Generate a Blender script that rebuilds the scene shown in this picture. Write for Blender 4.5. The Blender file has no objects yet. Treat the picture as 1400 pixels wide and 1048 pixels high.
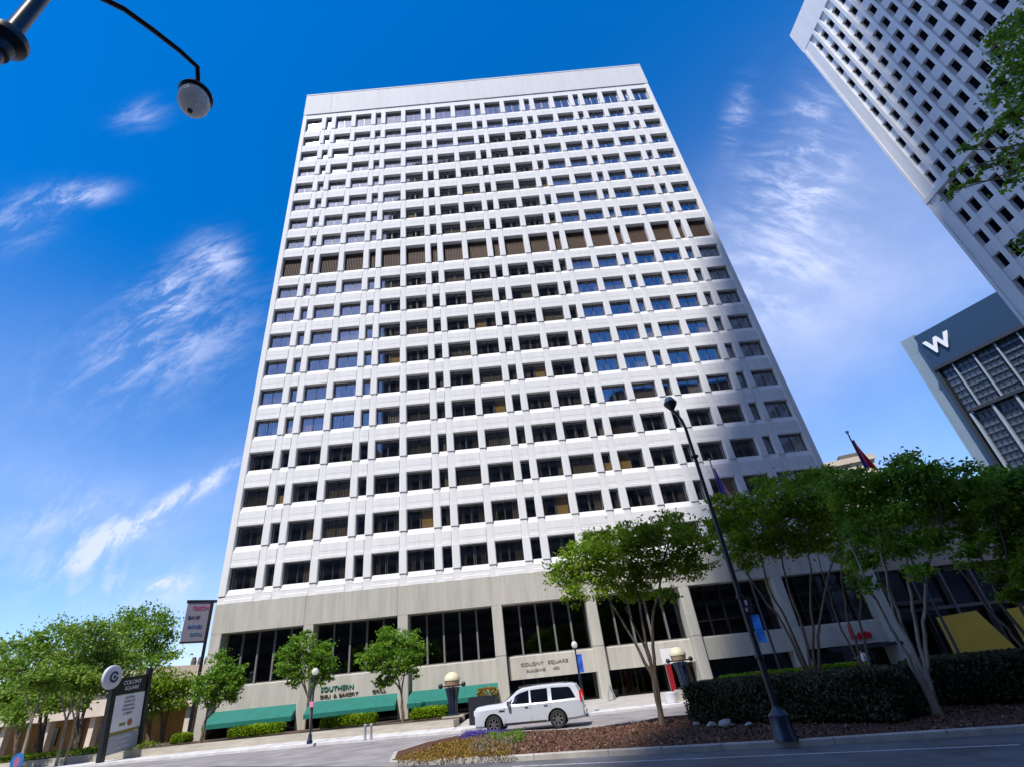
import bpy, bmesh, math, random
import numpy as np
from mathutils import Vector, Matrix
random.seed(7); RNG = np.random.default_rng(11)
C = bpy.context.scene.collection
PI = math.pi
# ------------------------------------------------------------------ camera model (solved from the facade grid)
F = 665.0
CAM = np.array([24.32, -43.01, 2.0])
RC = None
def _rot(w):
    w = np.array(w, float); th = np.linalg.norm(w); k = w/th
    K = np.array([[0, -k[2], k[1]], [k[2], 0, -k[0]], [-k[1], k[0], 0]])
    return np.eye(3)+math.sin(th)*K+(1-math.cos(th))*K@K
RC = _rot((-0.515857, 0.016695, -0.099431)) @ np.array([[1, 0, 0], [0, 0, -1], [0, 1, 0]], float)
PP = np.array([674.33, 558.66])
def ray(x, y):
    v = np.array([(x-PP[0])/F, (y-PP[1])/F, 1.0])@RC
    return v
def onz(x, y, z=0.0):
    v = ray(x, y); return CAM+v*(z-CAM[2])/v[2]
def ony(x, y, Y=0.0):
    v = ray(x, y); return CAM+v*(Y-CAM[1])/v[1]
def hd(x, y, d):
    """point at horizontal distance d from the camera"""
    v = ray(x, y); return CAM+v*d/math.hypot(v[0], v[1])
def dep(x, y, k):
    return CAM+ray(x, y)*k
def project(p):
    k = RC@(np.array(p, float)-CAM)
    if k[2] <= 0: return None
    return PP+F*k[:2]/k[2]
# ------------------------------------------------------------------ materials
M = {}
def mat(name, col, rough=0.8, metal=0.0, var=0.0, scale=1.0, spec=None, bump=0.0, bscale=20.0, stretch=(1, 1, 1), col2=None, fac=(0.35, 0.65), coat=0.0):
    m = bpy.data.materials.new(name); m.use_nodes = True
    nt = m.node_tree; b = nt.nodes['Principled BSDF']
    b.inputs['Roughness'].default_value = rough; b.inputs['Metallic'].default_value = metal
    if spec is not None: b.inputs['Specular IOR Level'].default_value = spec
    if coat: b.inputs['Coat Weight'].default_value = coat; b.inputs['Coat Roughness'].default_value = 0.06
    b.inputs['Base Color'].default_value = (*col, 1)
    if var or col2:
        tc = nt.nodes.new('ShaderNodeTexCoord'); mp = nt.nodes.new('ShaderNodeMapping')
        mp.inputs['Scale'].default_value = stretch
        nt.links.new(tc.outputs['Object'], mp.inputs['Vector'])
        n = nt.nodes.new('ShaderNodeTexNoise'); n.inputs['Scale'].default_value = scale; n.inputs['Detail'].default_value = 6
        n.inputs['Roughness'].default_value = 0.65
        nt.links.new(mp.outputs[0], n.inputs['Vector'])
        r = nt.nodes.new('ShaderNodeValToRGB')
        r.color_ramp.elements[0].position = fac[0]; r.color_ramp.elements[1].position = fac[1]
        c2 = col2 if col2 else tuple(min(1, c*(1+var)) for c in col)
        c1 = col if col2 else tuple(c*(1-var) for c in col)
        r.color_ramp.elements[0].color = (*c1, 1); r.color_ramp.elements[1].color = (*c2, 1)
        nt.links.new(n.outputs['Fac'], r.inputs['Fac']); nt.links.new(r.outputs['Color'], b.inputs['Base Color'])
    if bump:
        tc = nt.nodes.new('ShaderNodeTexCoord')
        n = nt.nodes.new('ShaderNodeTexNoise'); n.inputs['Scale'].default_value = bscale; n.inputs['Detail'].default_value = 5
        nt.links.new(tc.outputs['Object'], n.inputs['Vector'])
        bp = nt.nodes.new('ShaderNodeBump'); bp.inputs['Strength'].default_value = bump; bp.inputs['Distance'].default_value = 0.05
        nt.links.new(n.outputs['Fac'], bp.inputs['Height']); nt.links.new(bp.outputs['Normal'], b.inputs['Normal'])
    M[name] = m
    return m
def leafmat(name, c1, c2, c3, trans=0.45):
    m = bpy.data.materials.new(name); m.use_nodes = True
    nt = m.node_tree; b = nt.nodes['Principled BSDF']; out = nt.nodes['Material Output']
    a = nt.nodes.new('ShaderNodeAttribute'); a.attribute_name = 'tint'
    r = nt.nodes.new('ShaderNodeValToRGB'); e = r.color_ramp.elements
    e[0].color = (*c1, 1); e[1].color = (*c3, 1); x = e.new(0.5); x.color = (*c2, 1)
    nt.links.new(a.outputs['Fac'], r.inputs['Fac']); nt.links.new(r.outputs['Color'], b.inputs['Base Color'])
    b.inputs['Roughness'].default_value = 0.55; b.inputs['Specular IOR Level'].default_value = 0.3
    t = nt.nodes.new('ShaderNodeBsdfTranslucent'); nt.links.new(r.outputs['Color'], t.inputs['Color'])
    mx = nt.nodes.new('ShaderNodeMixShader'); mx.inputs[0].default_value = trans
    nt.links.new(b.outputs[0], mx.inputs[1]); nt.links.new(t.outputs[0], mx.inputs[2]); nt.links.new(mx.outputs[0], out.inputs['Surface'])
    M[name] = m
def glassmat(name, tint, refl, fres=1.45, rough=0.02):
    """thin window glass: tinted see-through mixed with a sharp mirror by fresnel"""
    m = bpy.data.materials.new(name); m.use_nodes = True
    nt = m.node_tree; nt.nodes.remove(nt.nodes['Principled BSDF']); out = nt.nodes['Material Output']
    tr = nt.nodes.new('ShaderNodeBsdfTransparent'); tr.inputs['Color'].default_value = (*tint, 1)
    gl = nt.nodes.new('ShaderNodeBsdfGlossy'); gl.inputs['Color'].default_value = (*refl, 1); gl.inputs['Roughness'].default_value = rough
    fr = nt.nodes.new('ShaderNodeLayerWeight'); fr.inputs['Blend'].default_value = 0.5
    pw = nt.nodes.new('ShaderNodeMath'); pw.operation = 'POWER'; pw.inputs[1].default_value = 4.0; nt.links.new(fr.outputs['Facing'], pw.inputs[0])
    mr = nt.nodes.new('ShaderNodeMapRange'); mr.inputs['To Min'].default_value = fres-1.0; mr.inputs['To Max'].default_value = 1.0
    nt.links.new(pw.outputs[0], mr.inputs['Value'])
    tc = nt.nodes.new('ShaderNodeTexCoord'); n = nt.nodes.new('ShaderNodeTexNoise'); n.inputs['Scale'].default_value = 0.35
    nt.links.new(tc.outputs['Object'], n.inputs['Vector'])
    bp = nt.nodes.new('ShaderNodeBump'); bp.inputs['Strength'].default_value = 0.02; bp.inputs['Distance'].default_value = 0.3
    nt.links.new(n.outputs['Fac'], bp.inputs['Height']); nt.links.new(bp.outputs['Normal'], gl.inputs['Normal'])
    mx = nt.nodes.new('ShaderNodeMixShader'); nt.links.new(mr.outputs[0], mx.inputs[0])
    nt.links.new(tr.outputs[0], mx.inputs[1]); nt.links.new(gl.outputs[0], mx.inputs[2]); nt.links.new(mx.outputs[0], out.inputs['Surface'])
    M[name] = m
mat('precast', (0.78, 0.775, 0.775), 0.75, var=0.05, scale=0.6, stretch=(3, 3, 0.22), bump=0.15, bscale=9, spec=0.25)
mat('parapet', (0.64, 0.635, 0.65), 0.75, var=0.04, scale=0.4, stretch=(3, 3, 0.3), spec=0.25)
mat('base_concrete', (0.48, 0.46, 0.405), 0.85, var=0.12, scale=0.6, stretch=(3.0, 3.0, 0.3), bump=0.2, bscale=12, spec=0.2)
mat('joint', (0.22, 0.215, 0.2), 0.9)
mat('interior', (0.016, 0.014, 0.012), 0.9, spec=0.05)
mat('frame_bronze', (0.02, 0.017, 0.015), 0.4, spec=0.4)
mat('mullion', (0.17, 0.165, 0.165), 0.5)
mat('louver', (0.085, 0.045, 0.024), 0.7, var=0.25, scale=2)
mat('curtain_taupe', (0.24, 0.19, 0.14), 0.9); mat('curtain_gold', (0.52, 0.34, 0.11), 0.9); mat('curtain_dark', (0.10, 0.08, 0.065), 0.9)
mat('curtain_pale', (0.42, 0.41, 0.41), 0.9); mat('curtain_rust', (0.55, 0.20, 0.09), 0.9)
glassmat('window_glass', (0.93, 0.92, 0.88), (0.66, 0.71, 0.84), 1.20, 0.04)
glassmat('lobby_glass', (0.6, 0.58, 0.55), (0.6, 0.62, 0.65), 1.08, 0.02)
mat('awning', (0.003, 0.145, 0.115), 0.7, var=0.10, scale=2)
mat('letter_green', (0.04, 0.22, 0.17), 0.6); mat('letter_brown', (0.10, 0.06, 0.045), 0.6); mat('letter_grey', (0.25, 0.24, 0.225), 0.5); mat('letter_red', (0.65, 0.012, 0.015), 0.45)
mat('asphalt', (0.115, 0.115, 0.125), 0.9, var=0.34, scale=0.7, bump=0.3, bscale=60, stretch=(1, 1, 1))
mat('driveway', (0.25, 0.23, 0.23), 0.9, var=0.24, scale=0.7, bump=0.2, bscale=50)
mat('concrete_walk', (0.56, 0.55, 0.55), 0.85, var=0.16, scale=1.2)
mat('stone_wall', (0.42, 0.385, 0.32), 0.9, var=0.16, scale=1.1, stretch=(0.6, 0.6, 4), bump=0.3, bscale=10)
mat('plaza', (0.40, 0.38, 0.35), 0.9, var=0.1, scale=1)
mat('kerb', (0.40, 0.37, 0.33), 0.9, var=0.18, scale=2.0)
mat('mulch', (0.055, 0.026, 0.016), 1.0, col2=(0.17, 0.09, 0.062), scale=9, bump=1.0, bscale=25, spec=0.1)
mat('soil', (0.08, 0.05, 0.035), 1.0, var=0.3, scale=3)
mat('ground', (0.19, 0.18, 0.16), 0.95, var=0.2, scale=0.2)
mat('lane_paint', (0.5, 0.5, 0.52), 0.8, var=0.3, scale=6)
mat('black_metal', (0.012, 0.013, 0.018), 0.38, spec=0.5); mat('navy_metal', (0.012, 0.022, 0.05), 0.35, spec=0.6)
mat('bark', (0.17, 0.125, 0.09), 0.95, var=0.3, scale=5, stretch=(3, 3, 0.6), bump=0.5, bscale=15)
mat('bark_pale', (0.30, 0.255, 0.20), 0.9, var=0.3, scale=4, stretch=(3, 3, 0.7), bump=0.4, bscale=12)
mat('dome', (0.66, 0.60, 0.42), 0.5); mat('dome_band', (0.36, 0.25, 0.16), 0.5)
mat('globe_glass', (0.92, 0.91, 0.89), 0.12, spec=0.6, var=0.08, scale=6); mat('globe_grey', (0.42, 0.42, 0.43), 0.25, var=0.12, scale=5)
mat('white_paint', (0.78, 0.78, 0.8), 0.5); mat('red_paint', (0.30, 0.008, 0.015), 0.5); mat('blue_cloth', (0.02, 0.10, 0.55), 0.8); mat('sky_cloth', (0.05, 0.30, 0.85), 0.8)
mat('car_paint', (0.50, 0.52, 0.57), 0.25, spec=0.5, coat=1.0); mat('car_glass', (0.004, 0.006, 0.012), 0.04, spec=0.9); mat('car_trim', (0.02, 0.02, 0.022), 0.6)
mat('tyre', (0.018, 0.018, 0.019), 0.85); mat('rim', (0.55, 0.55, 0.58), 0.25, metal=0.9); mat('tail_lamp', (0.6, 0.01, 0.02), 0.2); mat('head_lamp', (0.7, 0.72, 0.75), 0.1, spec=0.8)
mat('chrome', (0.6, 0.6, 0.63), 0.12, metal=1.0)
mat('sill_grey', (0.35, 0.36, 0.40), 0.5)
mat('tower_white', (0.78, 0.79, 0.82), 0.75, var=0.05, scale=0.5, stretch=(3, 3, 0.3)); mat('tower_window', (0.006, 0.005, 0.008), 0.6, spec=0.03)
mat('hotel_slab', (0.20, 0.27, 0.33), 0.5, var=0.12, scale=0.3, stretch=(1, 1, .2)); mat('hotel_band', (0.018, 0.045, 0.09), 0.35); mat('hotel_fin', (0.30, 0.35, 0.40), 0.5)
mat('hotel_glass', (0.04, 0.065, 0.10), 0.12, spec=0.7); mat('hotel_spandrel', (0.085, 0.10, 0.14), 0.4); mat('hotel_line', (0.02, 0.025, 0.03), 0.5)
mat('beige_wall', (0.56, 0.47, 0.37), 0.85, var=0.08, scale=0.5); mat('beige_dark', (0.12, 0.10, 0.08), 0.8)
mat('pink_roof', (0.62, 0.52, 0.44), 0.85, var=0.08, scale=0.8); mat('wood_fence', (0.34, 0.18, 0.05), 0.85, var=0.35, scale=5, stretch=(3, 3, .3))
mat('yellow_panel', (0.90, 0.60, 0.08), 0.7, var=0.06, scale=0.6); mat('dark_glass', (0.01, 0.011, 0.016), 0.12, spec=0.5)
mat('dark_tower_glass', (0.016, 0.017, 0.02), 0.3, spec=0.3); mat('dark_tower_stone', (0.13, 0.115, 0.105), 0.7)
mat('sign_white', (0.74, 0.75, 0.82), 0.5); mat('sign_grey', (0.35, 0.36, 0.42), 0.5); mat('sign_disc', (0.55, 0.58, 0.66), 0.35)
mat('magenta', (0.55, 0.02, 0.22), 0.5); mat('sign_blue', (0.03, 0.13, 0.42), 0.5); mat('sign_teal', (0.03, 0.25, 0.36), 0.5); mat('sign_navy', (0.015, 0.025, 0.09), 0.5)
mat('sign_orange', (0.42, 0.13, 0.08), 0.6); mat('sign_olive', (0.25, 0.22, 0.04), 0.6); mat('board_grey', (0.22, 0.21, 0.27), 0.5)
mat('skin', (0.50, 0.28, 0.19), 0.6); mat('shirt', (0.72, 0.74, 0.80), 0.85); mat('shorts', (0.06, 0.06, 0.09), 0.85); mat('hair', (0.09, 0.03, 0.02), 0.8); mat('shoe', (0.5, 0.5, 0.5), 0.7)
mat('flag_red', (0.55, 0.02, 0.05), 0.85); mat('flag_blue', (0.03, 0.04, 0.30), 0.85); mat('flag_pink', (0.75, 0.25, 0.45), 0.85); mat('flag_white', (0.75, 0.74, 0.78), 0.85)
leafmat('leaf_street', (0.08, 0.165, 0.008), (0.19, 0.32, 0.014), (0.36, 0.48, 0.03))
leafmat('leaf_bright', (0.07, 0.17, 0.012), (0.16, 0.32, 0.024), (0.28, 0.45, 0.05))
leafmat('leaf_far', (0.09, 0.18, 0.018), (0.20, 0.33, 0.035), (0.36, 0.48, 0.09))
leafmat('leaf_deep', (0.06, 0.155, 0.012), (0.16, 0.31, 0.02), (0.33, 0.47, 0.035))
leafmat('leaf_bush', (0.11, 0.22, 0.004), (0.22, 0.38, 0.006), (0.36, 0.50, 0.02))
leafmat('leaf_hedge', (0.026, 0.034, 0.013), (0.06, 0.068, 0.03), (0.13, 0.125, 0.07), 0.2)
leafmat('petal_gold', (0.10, 0.09, 0.008), (0.26, 0.16, 0.02), (0.42, 0.24, 0.06), 0.2)
leafmat('petal_violet', (0.05, 0.04, 0.22), (0.08, 0.05, 0.36), (0.16, 0.13, 0.45), 0.2)
leafmat('petal_mixed', (0.05, 0.14, 0.02), (0.20, 0.14, 0.12), (0.40, 0.24, 0.26), 0.2)
_m = M['globe_glass']; _n = _m.node_tree; _b = _n.nodes['Principled BSDF']; _t = _n.nodes.new('ShaderNodeBsdfTranslucent'); _t.inputs['Color'].default_value = (.95, .94, .92, 1)
_x = _n.nodes.new('ShaderNodeMixShader'); _x.inputs[0].default_value = .55; _n.links.new(_b.outputs[0], _x.inputs[1]); _n.links.new(_t.outputs[0], _x.inputs[2]); _n.links.new(_x.outputs[0], _n.nodes['Material Output'].inputs['Surface'])
# ------------------------------------------------------------------ builders
class MB:
    def __init__(s): s.v = []; s.f = []; s.m = []; s.cur = 0
    def add(s, vs, fs):
        o = len(s.v); s.v += [tuple(map(float, v)) for v in vs]; s.f += [tuple(i+o for i in f) for f in fs]; s.m += [s.cur]*len(fs); return s
    def box(s, x0, x1, y0, y1, z0, z1):
        v = [(x, y, z) for z in (z0, z1) for y in (y0, y1) for x in (x0, x1)]
        return s.add(v, [(0, 2, 3, 1), (4, 5, 7, 6), (0, 1, 5, 4), (2, 6, 7, 3), (0, 4, 6, 2), (1, 3, 7, 5)])
    def obox(s, c, ax, ay, az, hx, hy, hz):
        c = np.array(c, float); ax, ay, az = [np.array(a, float) for a in (ax, ay, az)]
        v = [c+ax*hx*i+ay*hy*j+az*hz*k for k in (-1, 1) for j in (-1, 1) for i in (-1, 1)]
        return s.add(v, [(0, 2, 3, 1), (4, 5, 7, 6), (0, 1, 5, 4), (2, 6, 7, 3), (0, 4, 6, 2), (1, 3, 7, 5)])
    def prism(s, pts, z0, z1):
        """plan polygon (ccw) extruded in z"""
        n = len(pts); v = [(p[0], p[1], z0) for p in pts]+[(p[0], p[1], z1) for p in pts]
        f = [tuple(range(n-1, -1, -1)), tuple(range(n, 2*n))]+[(i, (i+1) % n, n+(i+1) % n, n+i) for i in range(n)]
        return s.add(v, f)
    def xprism(s, prof, x0, x1):
        """profile in (y,z) extruded along x"""
        n = len(prof); v = [(x0, p[0], p[1]) for p in prof]+[(x1, p[0], p[1]) for p in prof]
        f = [tuple(range(n)), tuple(range(2*n-1, n-1, -1))]+[(i, n+i, n+(i+1) % n, (i+1) % n) for i in range(n)]
        return s.add(v, f)
    def yprism(s, prof, y0, y1):
        n = len(prof); v = [(p[0], y0, p[1]) for p in prof]+[(p[0], y1, p[1]) for p in prof]
        f = [tuple(range(n)), tuple(range(2*n-1, n-1, -1))]+[(i, n+i, n+(i+1) % n, (i+1) % n) for i in range(n)]
        return s.add(v, f)
    def tube(s, pts, rad, n=8, cap=True):
        pts = [np.array(p, float) for p in pts]; k = len(pts)
        if not hasattr(rad, '__len__'): rad = [rad]*k
        up = None; vs = []
        for i, p in enumerate(pts):
            t = pts[min(i+1, k-1)]-pts[max(i-1, 0)]; t = t/(np.linalg.norm(t)+1e-9)
            if up is None:
                up = np.array([1., 0, 0]) if abs(t[0]) < .8 else np.array([0, 1., 0])
            a = up-t*np.dot(up, t); a /= np.linalg.norm(a); b = np.cross(t, a); up = a
            for j in range(n):
                th = 2*PI*j/n; vs.append(p+(a*math.cos(th)+b*math.sin(th))*rad[i])
        fs = [(i*n+j, i*n+(j+1) % n, (i+1)*n+(j+1) % n, (i+1)*n+j) for i in range(k-1) for j in range(n)]
        if cap: fs += [tuple(range(n-1, -1, -1)), tuple((k-1)*n+j for j in range(n))]
        return s.add(vs, fs)
    def lathe(s, prof, n=20, c=(0, 0, 0)):
        """profile (r,z)"""
        k = len(prof); vs = [(c[0]+r*math.cos(2*PI*j/n), c[1]+r*math.sin(2*PI*j/n), c[2]+z) for r, z in prof for j in range(n)]
        fs = [(i*n+j, i*n+(j+1) % n, (i+1)*n+(j+1) % n, (i+1)*n+j) for i in range(k-1) for j in range(n)]
        fs += [tuple(range(n-1, -1, -1)), tuple((k-1)*n+j for j in range(n))]
        return s.add(vs, fs)
    def build(s, name, m, parent=None, smooth=None, bevel=0):
        me = bpy.data.meshes.new(name); me.from_pydata(s.v, [], s.f)
        ms = m if isinstance(m, (list, tuple)) else [m]
        for x in ms: me.materials.append(M[x] if isinstance(x, str) else x)
        if len(ms) > 1: me.polygons.foreach_set('material_index', s.m)
        o = bpy.data.objects.new(name, me); C.objects.link(o)
        bm = bmesh.new(); bm.from_mesh(me)
        bmesh.ops.remove_doubles(bm, verts=bm.verts, dist=1e-5)
        bmesh.ops.recalc_face_normals(bm, faces=bm.faces)
        if bevel:
            bmesh.ops.bevel(bm, geom=[e for e in bm.edges if e.is_manifold and e.calc_face_angle(0) > 0.6], offset=bevel, segments=2, affect='EDGES', clamp_overlap=True)
        if smooth:
            for f in bm.faces: f.smooth = True
            for e in bm.edges:
                if len(e.link_faces) != 2 or e.calc_face_angle(0) > math.radians(smooth): e.smooth = False
        bm.to_mesh(me); bm.free()
        return o
def tag(o, label=None, cat=None, group=None, kind=None):
    if label: o['label'] = label
    if cat: o['category'] = cat
    if group: o['group'] = group
    if kind: o['kind'] = kind
    return o
def thing(name, loc, label, cat, group=None, local=False, rz=0.0):
    """Empty at the thing's base; children meshes are in world coordinates unless local"""
    o = bpy.data.objects.new(name, None); C.objects.link(o); o.location = Vector(tuple(map(float, loc)))
    o.rotation_euler = (0, 0, rz); o.empty_display_size = 0.3
    if local: o['_loc'] = 1
    return tag(o, label, cat, group)
def part(mb, name, m, parent, **k):
    """mesh child of a thing whose meshes are in world coordinates"""
    o = mb.build(name, m, None, **k)
    o.parent = parent
    if parent.type == 'EMPTY' and not parent.get('_loc'):
        o.matrix_parent_inverse = Matrix.Translation(-parent.location)
    return o
def sub(mb, name, m, parent, **k):
    o = mb.build(name, m, None, **k); o.parent = parent
    return o
def struct(mb, name, m, **k):
    return tag(mb.build(name, m, None, **k), kind='structure')
def text_mb(txt, size, m, name, parent, origin, ax, az, ext=0.03, sx=1.0, bold=0.0):
    cu = bpy.data.curves.new('t', 'FONT'); cu.body = txt; cu.size = size; cu.extrude = ext; cu.offset = bold*size*.35
    cu.align_x = 'CENTER'; cu.align_y = 'CENTER'
    t = bpy.data.objects.new('t', cu); C.objects.link(t)
    dg = bpy.context.evaluated_depsgraph_get(); me = bpy.data.meshes.new_from_object(t.evaluated_get(dg))
    C.objects.unlink(t); bpy.data.objects.remove(t)
    ax = Vector(ax).normalized(); az = Vector(az).normalized(); n = ax.cross(az)
    for v in me.vertices:
        v.co = Vector(origin)+ax*v.co.x*sx+az*v.co.y+n*v.co.z
    me.materials.clear(); me.materials.append(M[m])
    o = bpy.data.objects.new(name, me); C.objects.link(o); o.parent = parent
    if parent.type == 'EMPTY' and not parent.get('_loc'): o.matrix_parent_inverse = Matrix.Translation(-parent.location)
    return o
def leaf_mesh(name, P, size, m, parent=None, flat=0.0, asp=0.55, tint=None):
    """P: n x 3 points; one rhombic leaf at each point"""
    n = len(P); d = RNG.normal(size=(n, 3)); d[:, 2] *= (1-flat*0.5); d /= np.linalg.norm(d, axis=1)[:, None]
    e = RNG.normal(size=(n, 3)); 
    e -= d*np.sum(d*e, axis=1)[:, None]; e /= np.linalg.norm(e, axis=1)[:, None]
    if flat:
        nn = np.cross(d, e); s = np.sign(nn[:, 2:3]); s[s == 0] = 1
    sz = size*RNG.uniform(0.6, 1.35, (n, 1))
    V = np.empty((n, 4, 3)); V[:, 0] = P-d*sz; V[:, 1] = P+e*sz*asp; V[:, 2] = P+d*sz; V[:, 3] = P-e*sz*asp
    me = bpy.data.meshes.new(name)
    me.vertices.add(4*n); me.vertices.foreach_set('co', V.reshape(-1))
    me.loops.add(4*n); me.loops.foreach_set('vertex_index', np.arange(4*n, dtype=np.int32))
    me.polygons.add(n); me.polygons.foreach_set('loop_start', np.arange(0, 4*n, 4, dtype=np.int32)); me.polygons.foreach_set('loop_total', np.full(n, 4, dtype=np.int32))
    me.update(calc_edges=True)
    at = me.attributes.new('tint', 'FLOAT', 'FACE')
    if tint is None: tint = RNG.uniform(0, 1, n)
    at.data.foreach_set('value', np.clip(tint, 0, 1).astype(np.float32))
    me.materials.append(M[m]); me.validate()
    o = bpy.data.objects.new(name, me); C.objects.link(o)
    if parent is not None:
        o.parent = parent
        if parent.type == 'EMPTY' and not parent.get('_loc'): o.matrix_parent_inverse = Matrix.Translation(-parent.location)
    return o
def crown_points(blobs, n, clump=0.33, per=55, hollow=0.35):
    """clumped leaf positions in a union of ellipsoids (centre, rx, ry, rz)"""
    vol = np.array([b[1]*b[2]*b[3] for b in blobs])**0.8; vol /= vol.sum(); P = []; T = []
    for b, w in zip(blobs, vol):
        k = max(3, int(n*w/per)); c = np.array(b[0]); r = np.array(b[1:4])
        d = RNG.normal(size=(k, 3)); d /= np.linalg.norm(d, axis=1)[:, None]
        rad = RNG.uniform(hollow, 1.0, (k, 1))**0.7
        cc = c+d*rad*r*RNG.uniform(0.8, 1.15, (k, 1))
        cs = clump*RNG.uniform(0.5, 1.5, k)*r.mean()**0.5
        for q, s in zip(cc, cs):
            m = int(per*RNG.uniform(0.5, 1.5))
            off = RNG.normal(size=(m, 3))*s*np.array([1, 1, 0.5]); P.append(q+off)
            T.append(RNG.uniform(0.15, 0.85)+RNG.uniform(-0.25, 0.25, m))
    return np.concatenate(P), np.concatenate(T)
def wig(a, b, k=5, amp=0.06):
    a = np.array(a, float); b = np.array(b, float); L = np.linalg.norm(b-a)
    pts = [a+(b-a)*t+(RNG.normal(size=3)*amp*L*math.sin(PI*t)*(0.6)) for t in np.linspace(0, 1, k)]
    return pts
def tree(name, base, stems, blobs, n, leaf, lm, bm, label, group, r0=0.12, flare=1.4, twig=True, clump=0.33, per=55, cat='tree'):
    """stems: list of joint lists (world), each a limb from the base; blobs: crown ellipsoids"""
    t = thing(name, base, label, cat, group)
    mb = MB()
    ends = []
    for st in stems:
        pts = []
        for a, b in zip(st[:-1], st[1:]): pts += wig(a, b, 5, 0.03)[:-1]
        pts.append(np.array(st[-1], float))
        rr = np.linspace(r0, r0*0.35, len(pts)); rr[0] *= flare
        mb.tube(pts, list(rr), 7); ends.append((pts[-1], r0*0.35)); ends.append((pts[int(len(pts)*0.7)], r0*0.5))
    if twig:
        for b in blobs:
            c = np.array(b[0]); e, er = min(ends, key=lambda q: np.linalg.norm(q[0]-c))
            mb.tube(wig(e, c, 5, 0.08), list(np.linspace(er, er*0.35, 5)), 5)
            for q in range(4):
                d = RNG.normal(size=3); d /= np.linalg.norm(d)
                mb.tube(wig(c, c+d*np.array(b[1:4])*0.85, 4, 0.08), list(np.linspace(er*0.4, er*0.12, 4)), 4)
    part(mb, 'trunk', bm, t, smooth=60)
    P, T = crown_points(blobs, n, clump, per)
    leaf_mesh('crown', P, leaf, lm, t, tint=T)
    return t
def hedge_points(c, hx, hy, hz, rz, n, round_=0.25, lump=0.05):
    """leaves over the skin and a little under it, of a soft box"""
    A = [2*hx*2*hz]*2+[2*hy*2*hz]*2+[4*hx*hy*1.3]; A = np.array(A)/sum(A); P = []
    for k, w in enumerate(A):
        m = int(n*w); u = RNG.uniform(-1, 1, m); v = RNG.uniform(-1, 1, m)
        if k < 2: q = np.c_[u*hx, np.full(m, hy*(1 if k else -1)), v*hz]
        elif k < 4: q = np.c_[np.full(m, hx*(1 if k == 3 else -1)), u*hy, v*hz]
        else: q = np.c_[u*hx, v*hy, np.full(m, hz)]
        P.append(q)
    P = np.concatenate(P)
    h = np.array([hx, hy, hz]); r = min(round_, hy*0.9, hz*0.9)
    inn = np.clip(P, -(h-r), h-r); dd = P-inn; L = np.linalg.norm(dd, axis=1)[:, None]+1e-9
    P = inn+dd/L*np.minimum(L, r)
    P = P*(1-np.abs(RNG.normal(0, lump, (len(P), 1))))+RNG.normal(0, lump*0.4, P.shape)
    ph = np.sin(P[:, 0]*2.1+1)*np.cos(P[:, 1]*3+P[:, 2]*2.7)
    P += (P/(np.linalg.norm(P, axis=1)[:, None]+1e-6))*ph[:, None]*lump
    c_, s_ = math.cos(rz), math.sin(rz)
    return np.c_[P[:, 0]*c_-P[:, 1]*s_, P[:, 0]*s_+P[:, 1]*c_, P[:, 2]]+np.array(c), 0.5+0.3*ph+RNG.uniform(-0.3, 0.3, len(P))

# ------------------------------------------------------------------ the office tower
B = 7.7827
HEAD = [81.86, 77.03, 73.33, 69.63, 65.93, 62.23, 58.53, 54.83, 51.26, 46.40, 42.70, 39.00, 35.30, 31.60, 27.90, 24.20, 20.50, 16.80, 13.10]
SILL = [78.86]+[h-1.85 for h in HEAD[1:8]]+[48.10]+[h-1.85 for h in HEAD[9:]]
CELLS = []                                  # (x0, x1, wide) of every window column
for k in range(7):
    for a, b, w in ((.045, .355, 1), (.446, .554, 0), (.645, .955, 1)): CELLS.append((B*(k+a), B*(k+b), w))
XL, XR = -0.30, 7*B+0.30
TW = thing('office_tower', (27.24, 12, 0), 'tall white precast concrete office tower with a grid of recessed windows above a tan colonnade', 'building')
mb = MB()
xs = [XL]+[e for c in CELLS for e in c[:2]]+[XR]
GR = 0.10
for i in range(0, len(xs), 2):              # vertical ribs, front at y=0
    x0, x1 = xs[i], xs[i+1]
    c = 0.06
    zz = 10.75
    for r in range(18, -1, -1):              # full pier beside the windows, set back a little beside the spandrels
        s_, h_ = SILL[r]-.12, HEAD[r]+.06
        if i in (0, len(xs)-2): continue
        q = .07; mb.prism([(x0, .7), (x0, q+.05), (x0+.10, q), (x1-.10, q), (x1, q+.05), (x1, .7)], zz, s_)
        mb.prism([(x0, .7), (x0, c), (x0+c, 0), (x1-c, 0), (x1, c), (x1, .7)], s_, h_); zz = h_
    if i in (0, len(xs)-2): mb.prism([(x0, .7), (x0, c), (x0+c, 0), (x1-c, 0), (x1, c), (x1, .7)], 10.75, 83.0)
    else: mb.box(x0, x1, .05, .7, zz, 83.0)
for (x0, x1, w) in CELLS:                   # spandrels between the ribs
    tops = SILL; 
    for r in range(19):
        zt = SILL[r]; zb = HEAD[r+1] if r < 18 else 10.12
        y0 = 0.05
        mb.xprism([(y0-.03, zb), (y0-.03, zb+.26), (y0+.0, zb+.29), (y0+.0, zb+.61), (y0-.01, zb+.64), (y0-.01, zt-.52), (y0+.03, zt-.50), (y0+.20, zt), (.46, zt), (.7, zt), (.7, zb)], x0+.004, x1-.004)
    mb.box(x0+.004, x1-.004, .06, .7, HEAD[0], 83.0)
mb.box(XL, XR, .075, .7, 10.10, 10.74)
part(mb, 'wall', 'precast', TW)
mb = MB()
jx = [XL]+[B*(k+.5) for k in range(7)]+[XR]
for a, b in zip(jx[:-1], jx[1:]):
    mb.box(a+.02, b-.02, -.06, .7, 82.98, 88.45)
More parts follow.
